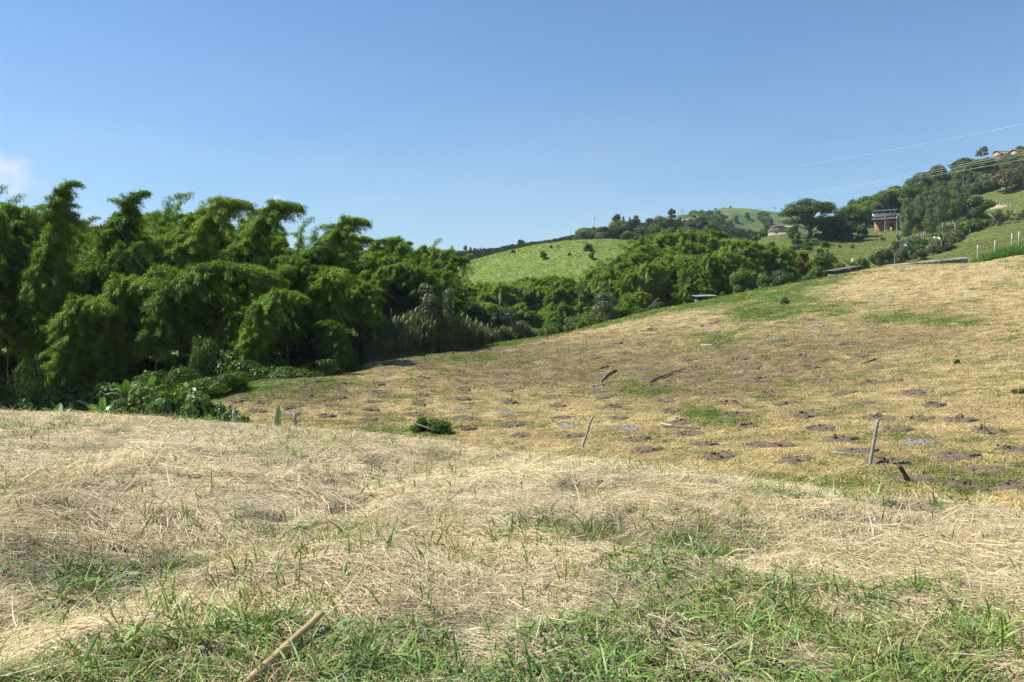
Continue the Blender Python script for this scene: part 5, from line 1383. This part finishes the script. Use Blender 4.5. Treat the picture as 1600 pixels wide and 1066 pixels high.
wire(P(1750, 211, 142), P(1250, 305, 332), .6, .022, 'middle wire of the three power lines crossing the right hill')
wire(P(1750, 220, 142), P(1250, 308, 332), .6, .022, 'lowest wire of the three power lines crossing the right hill')
# leaning log against the vine mound
A = P(1008, 482, 106); B = P(1030, 466, 107); pole_between('log', A - Vector((0, 0, .4)), B, .09, .07, 'dead', 'grey log leaning on the vines below the right grove', 'log', 7, .3, 9)
A = P(190, 612, 68); B = P(205, 565, 69); pole_between('bamboo_culm', (A.x, A.y, h1(A.x, A.y)), B, .05, .04, 'dead', 'bare brown bamboo stem leaning in the dark under the left grove', 'bamboo stem', 7, .1, 9, nodes=6)

# ------------------------------------------------------------------ scattered straw, grass and turf (uncountable stuff)
def proto(name, me): return bpy.data.objects.new(name, me)      # never linked: only its mesh is scattered
def scatter(name, pos, rot, scl, col, idx, protos):
    me = bpy.data.meshes.new(name); n = len(pos)
    me.vertices.add(n); me.vertices.foreach_set('co', np.asarray(pos, np.float32).ravel())
    me.attributes.new('irot', 'FLOAT_VECTOR', 'POINT').data.foreach_set('vector', np.asarray(rot, np.float32).ravel())
    me.attributes.new('iscl', 'FLOAT', 'POINT').data.foreach_set('value', np.asarray(scl, np.float32))
    c = np.ones((n, 4), np.float32); c[:, :3] = col
    me.attributes.new('icol', 'FLOAT_COLOR', 'POINT').data.foreach_set('color', c.ravel())
    me.attributes.new('iidx', 'INT', 'POINT').data.foreach_set('value', np.asarray(idx, np.int32))
    o = obj(name, me); tag(o, kind='stuff')
    ng = bpy.data.node_groups.new(name, 'GeometryNodeTree')
    ng.interface.new_socket('Geometry', in_out='INPUT', socket_type='NodeSocketGeometry')
    ng.interface.new_socket('Geometry', in_out='OUTPUT', socket_type='NodeSocketGeometry')
    gi = ng.nodes.new('NodeGroupInput'); go = ng.nodes.new('NodeGroupOutput')
    jn = ng.nodes.new('GeometryNodeJoinGeometry')
    for p in reversed(protos):
        oi = ng.nodes.new('GeometryNodeObjectInfo'); oi.inputs['Object'].default_value = p
        gt = ng.nodes.new('GeometryNodeGeometryToInstance')
        ng.links.new(oi.outputs['Geometry'], gt.inputs[0]); ng.links.new(gt.outputs[0], jn.inputs[0])
    ip = ng.nodes.new('GeometryNodeInstanceOnPoints'); ip.inputs['Pick Instance'].default_value = True
    def na(k, t):
        x = ng.nodes.new('GeometryNodeInputNamedAttribute'); x.data_type = t; x.inputs['Name'].default_value = k; return x.outputs['Attribute']
    e2r = ng.nodes.new('FunctionNodeEulerToRotation')
    ng.links.new(na('irot', 'FLOAT_VECTOR'), e2r.inputs[0]); ng.links.new(e2r.outputs[0], ip.inputs['Rotation'])
    ng.links.new(na('iscl', 'FLOAT'), ip.inputs['Scale']); ng.links.new(na('iidx', 'INT'), ip.inputs['Instance Index'])
    ng.links.new(gi.outputs[0], ip.inputs['Points']); ng.links.new(jn.outputs[0], ip.inputs['Instance'])
    ng.links.new(ip.outputs[0], go.inputs[0])
    md = o.modifiers.new('scatter', 'NODES'); md.node_group = ng
    return o
def strips(P3, W, tint, name, mat):
    """ribbons: P3 (n,k,3) centre lines, W (n,k) widths"""
    n, k, _ = P3.shape
    t = np.gradient(P3, axis=1); g = np.random.default_rng(len(P3))
    s = np.cross(t, np.array([0, 0, 1.]) + g.normal(size=(n, 1, 3)) * .35); s = unit(s) * W[..., None] * .5
    V = np.concatenate([P3 - s, P3 + s], 1).reshape(-1, 3)
    b = (np.arange(n) * 2 * k)[:, None, None]
    q = np.array([[i, i + 1, k + i + 1, k + i] for i in range(k - 1)])[None] + b
    return mesh_np(name, V, q.reshape(-1, 4), None, mat, {'tint': np.repeat(tint, 2 * k, axis=0)})
def grass_clump(seed, n, r, h, W, lean, mat='blade', flop=.6, k=6):
    g = np.random.default_rng(seed); t = np.linspace(0, 1, k)
    a = g.uniform(0, 6.28, n); d = np.stack([np.cos(a), np.sin(a)], 1); q = r * np.sqrt(g.random(n)); a2 = g.uniform(0, 6.28, n)
    hh = h * g.uniform(.4, 1.2, n); ln = np.abs(g.normal(size=n)) * lean + .08; fl = g.uniform(0, flop, n)
    P3 = np.zeros((n, k, 3))
    hor = (ln[:, None] * t + fl[:, None] * t ** 2.2) * hh[:, None]
    P3[..., 0] = (q * np.cos(a2))[:, None] + d[:, :1] * hor; P3[..., 1] = (q * np.sin(a2))[:, None] + d[:, 1:] * hor
    P3[..., 2] = (t - .55 * fl[:, None] * t ** 2.4) * hh[:, None] - .02
    Wd = W * g.uniform(.6, 1.3, (n, 1)) * np.interp(t, [0, .3, .75, 1], [.65, 1, .7, .05])[None]
    b = g.uniform(.6, 1.3, (n, 1)); y = g.uniform(.85, 1.35, (n, 1))
    return strips(P3, Wd, np.concatenate([b * y, b, b * g.uniform(.7, 1.1, (n, 1))], 1), 'grass', M[mat])
def tangents(x, y, e=.12):
    """euler angles that tilt a clump to the ground"""
    dzx = (H(x + e, y) - H(x - e, y)) / (2 * e); dzy = (H(x, y + e) - H(x, y - e)) / (2 * e)
    return np.arctan(dzy), -np.arctan(dzx)
def euler_arr(x, y, rz):
    """tilt to the slope after a turn of rz about the normal"""
    rx, ry = tangents(x, y)
    # compose R = Ry(ry) Rx(rx) Rz(rz) and read back XYZ angles
    cx, sx, cy, sy, cz, sz = np.cos(rx), np.sin(rx), np.cos(ry), np.sin(ry), np.cos(rz), np.sin(rz)
    m00 = cy * cz + sy * sx * sz; m10 = cx * sz; m20 = -sy * cz + cy * sx * sz
    m21 = sy * sz + cy * sx * cz; m22 = cy * cx
    return np.stack([np.arctan2(m21, m22), -np.arcsin(np.clip(m20, -1, 1)), np.arctan2(m10, m00)], 1)

g = np.random.default_rng(500)
def knoll_pts(n, y0, y1, pw):
    u = g.random(n); Y = (y0 ** pw + (y1 ** pw - y0 ** pw) * u) ** (1 / pw) if pw else y0 * (y1 / y0) ** u
    x = g.uniform(-.70, .70, n) * (Y + .6)
    return x, Y
def crest_y(x, Y):      # depth where the knoll has dropped away into the dip
    px = 800 + F * x / Y
    return np.interp(px, [-200, 0, 400, 800, 1200, 1600, 1900], [26, 26, 23.5, 19, 15.5, 13, 12])
def ribbon_stuff(name, P3, W, col, up=None):
    """all ribbons of one kind of stuff as a single mesh; P3 (n,k,3), W (n,k), col (n,3)"""
    n, k, _ = P3.shape
    t = np.gradient(P3, axis=1)
    s = np.cross(t, (np.array([0, 0, 1.]) if up is None else up) + g.normal(size=(n, 1, 3)) * .4); s = unit(s) * W[..., None] * .5
    V = np.concatenate([P3 - s, P3 + s], 1).reshape(-1, 3)
    b = (np.arange(n) * 2 * k)[:, None, None]
    q = np.array([[i, i + 1, k + i + 1, k + i] for i in range(k - 1)])[None] + b
    o = obj(name, mesh_np(name, V, q.reshape(-1, 4), None, M['ribbon'], {'tint': np.repeat(col, 2 * k, axis=0)}))
    return tag(o, kind='stuff')
def ribbon_mat():
    m, n, out = nmat('dry_and_fresh_blade')
    tn = N(n, 'ShaderNodeAttribute', attribute_name='tint').outputs['Color']
    d = N(n, 'ShaderNodeBsdfDiffuse'); t = N(n, 'ShaderNodeBsdfTranslucent'); gl = N(n, 'ShaderNodeBsdfGlossy'); gl.inputs['Roughness'].default_value = .5
    n.links.new(tn, d.inputs[0]); n.links.new(tn, t.inputs[0])
    ms = N(n, 'ShaderNodeMixShader'); ms.inputs[0].default_value = .22; n.links.new(d.outputs[0], ms.inputs[1]); n.links.new(t.outputs[0], ms.inputs[2])
    m2 = N(n, 'ShaderNodeMixShader'); m2.inputs[0].default_value = .035; n.links.new(ms.outputs[0], m2.inputs[1]); n.links.new(gl.outputs[0], m2.inputs[2])
    n.links.new(m2.outputs[0], out.inputs['Surface']); return m
M['ribbon'] = ribbon_mat()
def straw_layer(name, n, y0, y1, pw, L, W, k, lift):
    x, Y = knoll_pts(n, y0, y1, pw); c = Y < crest_y(x, Y); x, Y = x[c], Y[c]
    kg, kd = knoll_green(x, Y), knoll_shade(x, Y)
    bare = fbm(x * 1.5 + 11, Y * 1.5 + 5, 3)
    pt = pit(x, Y); c = (g.random(len(x)) > kg * .45) & ((bare > .36) | (g.random(len(x)) < .3)) & (g.random(len(x)) > pt * .75); x, Y, kg, kd = x[c], Y[c], kg[c], kd[c]
    m = len(x)
    # strands lie in swaths: a common direction per patch, some crossing at random
    flow = (fbm(x * .4 + 7, Y * .4, 2) - .5) * 4.0 + .25 * np.sin(x * 3 + Y * 2)
    a = flow + g.normal(size=m) * np.where(g.random(m) < .6, 1.8, .45)
    l = np.minimum(L * np.exp(g.normal(size=m) * .45), .42); t = np.linspace(-.5, .5, k); bend = g.normal(size=m) * .07
    dx, dy = np.cos(a), np.sin(a)
    X = x[:, None] + dx[:, None] * t * l[:, None] - dy[:, None] * (bend * l)[:, None] * (1 - 4 * t ** 2)
    YY = Y[:, None] + dy[:, None] * t * l[:, None] + dx[:, None] * (bend * l)[:, None] * (1 - 4 * t ** 2)
    pile = lift * (.4 + 1.6 * sstep(.40, .75, fbm(x * .9 + 3, Y * .9 + 77, 3)))
    Z = H(X, YY) + (np.abs(g.normal(size=m)) * pile + .004)[:, None] + (g.normal(size=m) * .12 * l)[:, None] * t
    up_ = g.random(m) < .05; Z[up_] += (np.abs(t)[None] * 0 + (t + .5)[None]) * l[up_][:, None] * g.uniform(.1, .6, (up_.sum(), 1))
    Wd = W * g.uniform(.5, 1.5, (m, 1)) * np.ones((1, k)); Wd[:, -1] *= .35
    b1 = fbm(x * .7 + 31, Y * .7, 3); gy = fbm(x * .45 + 70, Y * .45 + 4, 3)[:, None]; r = g.random((m, 1))
    gold, grey, pale = np.array([.70, .56, .295]), np.array([.58, .49, .325]), np.array([.78, .69, .475])
    col = gold * (1 - gy) + grey * gy; col = col * (1 - .5 * (r > .6)) + pale * (.5 * (r > .6))
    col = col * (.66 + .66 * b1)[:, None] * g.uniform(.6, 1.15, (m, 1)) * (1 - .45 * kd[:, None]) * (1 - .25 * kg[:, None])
    return ribbon_stuff(name, np.stack([X, YY, Z], -1), Wd, col)
straw_layer('straw_mulch', 165000, 2.6, 9.5, .6, .15, .0040, 3, .014)
straw_layer('straw_mulch_far', 150000, 8.8, 27, .7, .19, .0072, 2, .016)

def blade_layer(name, x, Y, per, r, h, W, lean, flop, k, col, zoff=-.015):
    m = len(x) * per; x = np.repeat(x, per); Y = np.repeat(Y, per); col = np.repeat(col, per, 0); h = np.repeat(h, per)
    a2 = g.uniform(0, 6.28, m); q = r * np.sqrt(g.random(m)); x = x + q * np.cos(a2); Y = Y + q * np.sin(a2)
    a = g.uniform(0, 6.28, m); t = np.linspace(0, 1, k); hh = h * g.uniform(.35, 1.25, m)
    ln = np.abs(g.normal(size=m)) * lean + .06; fl = g.uniform(0, flop, m)
    hor = (ln[:, None] * t + fl[:, None] * t ** 2.2) * hh[:, None]
    X = x[:, None] + np.cos(a)[:, None] * hor; YY = Y[:, None] + np.sin(a)[:, None] * hor
    Z = H(x, Y)[:, None] + zoff + (t - .6 * fl[:, None] * t ** 2.4) * hh[:, None]
    Wd = W * g.uniform(.6, 1.35, (m, 1)) * np.interp(t, [0, .35, .75, 1], [.6, 1, .7, .05])[None]
    b = g.uniform(.6, 1.3, (m, 1)); yl = g.uniform(.8, 1.35, (m, 1))
    return ribbon_stuff(name, np.stack([X, YY, Z], -1), Wd, np.clip(col * np.concatenate([b * yl, b, b * g.uniform(.7, 1.1, (m, 1))], 1), 0, .9))
def thin(n, y0, y1, pw, fn):
    x, Y = knoll_pts(n, y0, y1, pw); c = (Y < crest_y(x, Y)) & (g.random(n) < fn(x, Y)); return x[c], Y[c]
# fresh grass: broad soft blades in the foreground, in patches
x, Y = thin(12500, 2.6, 24, .3, lambda x, y: knoll_green(x, y) * sstep(.30, .58, fbm(x * 2.0 + 90, y * 2.0, 3) + .12 * knoll_green(x, y)))
n1 = fbm(x * .9 + 3, Y * .9, 3)[:, None]
col = (np.array([.095, .205, .045]) * (1 - n1) + np.array([.20, .30, .072]) * n1) * (.75 + .5 * g.random((len(x), 1)))
blade_layer('fresh_grass', x, Y, 12, .10, g.uniform(.05, .155, len(x)), .0098, .8, 1.5, 4, col)
# single sprouts through the straw
x, Y = thin(8500, 2.8, 24, .5, lambda x, y: .10 + .75 * sstep(.50, .70, fbm(x * .7 + 20, y * .7 + 60, 3)))
r_ = g.random((len(x), 1)); col = np.array([.11, .22, .03]) * (1 - r_) + np.array([.22, .32, .06]) * r_
blade_layer('grass_sprouts', x, Y, 3, .035, g.uniform(.09, .24, len(x)), .0098, .26, .7, 4, col)
# dry olive stubble
x, Y = thin(11000, 2.6, 25, .4, lambda x, y: .12 + .9 * sstep(.46, .66, fbm(x * .8 + 55, y * .8 + 33, 3)))
r_ = g.random((len(x), 1)); kd = knoll_shade(x, Y)[:, None]
col = (np.array([.19, .25, .065]) * (1 - r_) + np.array([.45, .36, .19]) * r_) * (1 - .35 * kd)
blade_layer('dry_stubble', x, Y, 14, .12, g.uniform(.06, .15, len(x)), .0055, .6, 1.2, 3, col)

# turf of the dug field
TF = [proto('turf_%d' % i, grass_clump(670 + i, 34, .30, [.10, .14, .08][i], [.016, .014, .018][i], .8, 'tuft', flop=1.2, k=4)) for i in range(3)]
n = 110000
u = g.random(n); Y = 15 * (122 / 15) ** (u ** .8); x = g.uniform(-.45, .74, n) * Y
k = (Y > crest_y(x, Y) - 1.0); x, Y = x[k], Y[k]
z = H(x, Y); gz, bz = zones(x, Y, z)
px = 800 + F * x / Y
k = (px > 300 - 100) & (px < 1750); x, Y, z, gz, bz = x[k], Y[k], z[k], gz[k], bz[k]
hp = np.array([[c.x, c.y] for c in hole_pts])
d2 = np.full(len(x), 9.0)
for c in hp: d2 = np.minimum(d2, (x - c[0]) ** 2 + (Y - c[1]) ** 2)
k = d2 > .13 + .14 * g.random(len(x)); x, Y, z, gz, bz = x[k], Y[k], z[k], gz[k], bz[k]
r1, r2 = g.random(len(x)), g.random(len(x)); nn = fbm(x * .5, Y * .5, 3)
isg = r1 < gz * .95 + .04 + .13 * sstep(.5, .68, fbm(x * 1.1 + 8, Y * 1.1, 3)); isb = (~isg) & (r2 < bz * .9)
col = np.array([.49, .405, .218]) * (.65 + .65 * g.random((len(x), 1))) * (.58 + .84 * nn[:, None]) * (.86 + .28 * fbm(x * .16 - Y * .05, Y * .9 + x * .25, 3))[:, None]
col[isb] = np.array([.265, .21, .12]) * (.6 + .8 * g.random((isb.sum(), 1)))
mixg = g.random((isg.sum(), 1)); col[isg] = (np.array([.07, .14, .02]) * (1 - mixg) + np.array([.175, .22, .05]) * mixg)
scl = g.uniform(.7, 1.3, len(x)) * np.interp(Y, [15, 60, 120], [.75, 1.1, 1.5]) * np.where(isg, 1.15, .9)
scatter('field_turf', np.stack([x, Y, z], 1), euler_arr(x, Y, g.uniform(0, 6.28, len(x))), scl, col, g.integers(0, 3, len(x)), TF)
# tall green grass by the white posts, top right of the field
TG_ = [proto('tall_%d' % i, grass_clump(680 + i, 40, .4, 1.2, .035, .25, 'blade', flop=.6)) for i in range(2)]
n = 900; px = g.uniform(1520, 1720, n); Y = g.uniform(93, 100, n); x = (px - 800) / F * Y
hh = np.interp(px, [1520, 1545, 1580, 1720], [.35, .75, 1.15, 1.4])
col = np.array([.10, .235, .02]) * (.7 + .6 * g.random((n, 1)))
scatter('tall_grass', np.stack([x, Y, H(x, Y)], 1), np.stack([0 * x, 0 * x, g.uniform(0, 6.28, n)], 1), hh * g.uniform(.8, 1.2, n), col, g.integers(0, 2, n), TG_)
# rough sward on the hills
n = 26000; px = g.uniform(700, 1100, n); Y = g.uniform(165, 268, n); x = (px - 800) / F * Y
n2 = fbm(x * .12, Y * .12, 3)[:, None]; col = (np.array([.125, .19, .038]) * (1 - n2) + np.array([.21, .26, .068]) * n2) * (.85 + .3 * g.random((n, 1)))
HT = [proto('sward_%d' % i, grass_clump(690 + i, 30, .9, .40, .09, .9, 'tuft', flop=1.0, k=4)) for i in range(2)]
scatter('hill_sward', np.stack([x, Y, grass_hill.h(x, Y)], 1), np.stack([0 * x, 0 * x, g.uniform(0, 6.28, n)], 1), g.uniform(.18, .42, n), col, g.integers(0, 2, n), HT)
n = 26000; px = g.uniform(1150, 1700, n); Y = g.uniform(130, 420, n); x = (px - 800) / F * Y
n2 = fbm(x * .10, Y * .10, 3)[:, None]; col = (np.array([.085, .12, .027]) * (1 - n2) + np.array([.145, .165, .048]) * n2) * (.85 + .3 * g.random((n, 1)))
scatter('pasture_sward', np.stack([x, Y, right_hill.h(x, Y)], 1), np.stack([0 * x, 0 * x, g.uniform(0, 6.28, n)], 1), g.uniform(.18, .42, n), col, g.integers(0, 2, n), HT)
# plantation bushes in rows on the dark hill
rows_ = []
for k in range(46):
    yy = 330 + k * 2.6
    xs = np.arange(-60, 120, 1.5) + g.normal(size=120) * .2; rows_.append(np.stack([xs, np.full(120, yy) + g.normal(size=120) * .25 + xs * .12], 1))
rw = np.vstack(rows_); x, Y = rw[:, 0], rw[:, 1]
col = np.array([.030, .065, .018]) * (.6 + .9 * g.random((len(x), 1)))
CB = [proto('coffee_%d' % i, grass_clump(700 + i, 60, .55, 1.0, .22, .7, 'tuft', flop=.9, k=4)) for i in range(2)]
scatter('plantation_bushes', np.stack([x, Y, coffee_hill.h(x, Y)], 1), np.stack([0 * x, 0 * x, g.uniform(0, 6.28, len(x))], 1), g.uniform(.9, 1.6, len(x)), col, g.integers(0, 2, len(x)), CB)

# ------------------------------------------------------------------ air
def haze():
    m, n, out = nmat('haze_air')
    v = N(n, 'ShaderNodeVolumePrincipled'); v.inputs['Density'].default_value = 0.00011; v.inputs['Color'].default_value = (.72, .84, 1.0, 1); v.inputs['Anisotropy'].default_value = 0.0
    n.links.new(v.outputs[0], out.inputs['Volume'])
    mb = MB(); mb.box((0, 1000, 72), (3200, 2700, 190)); o = obj('haze', mb.mesh('haze', m)); tag(o, kind='stuff')
haze()

# ------------------------------------------------------------------ labels: tell small sets of look-alikes apart by their order
_ord = 'first second third fourth fifth sixth seventh eighth ninth tenth eleventh twelfth thirteenth fourteenth fifteenth sixteenth seventeenth eighteenth nineteenth twentieth twenty-first twenty-second twenty-third twenty-fourth'.split()
def label_sets():
    by = {}
    for o in scn.objects:
        if o.parent is None and 'label' in o and 'category' in o: by.setdefault(o['label'], []).append(o)
    for v in by.values(): v.sort(key=lambda o: o.location.x / max(o.location.y, 1))
    return by
for lab, os_ in label_sets().items():
    n = len(os_); words_ = len(lab.split())
    if n > 24 and words_ <= 13:
        k = 2 if n <= 40 else 3 if n <= 60 else 5
        names = {2: ['left half', 'right half'], 3: ['left third', 'middle third', 'right third'], 5: ['far left', 'left', 'middle', 'right', 'far right']}[k]
        for i, o in enumerate(os_): o['label'] = lab + ', ' + names[min(k - 1, i * k // n)]
for lab, os_ in label_sets().items():
    if 2 <= len(os_) <= 24 and len(lab.split()) <= 12:
        for i, o in enumerate(os_): o['label'] = lab + ', ' + _ord[i] + ' from the left'
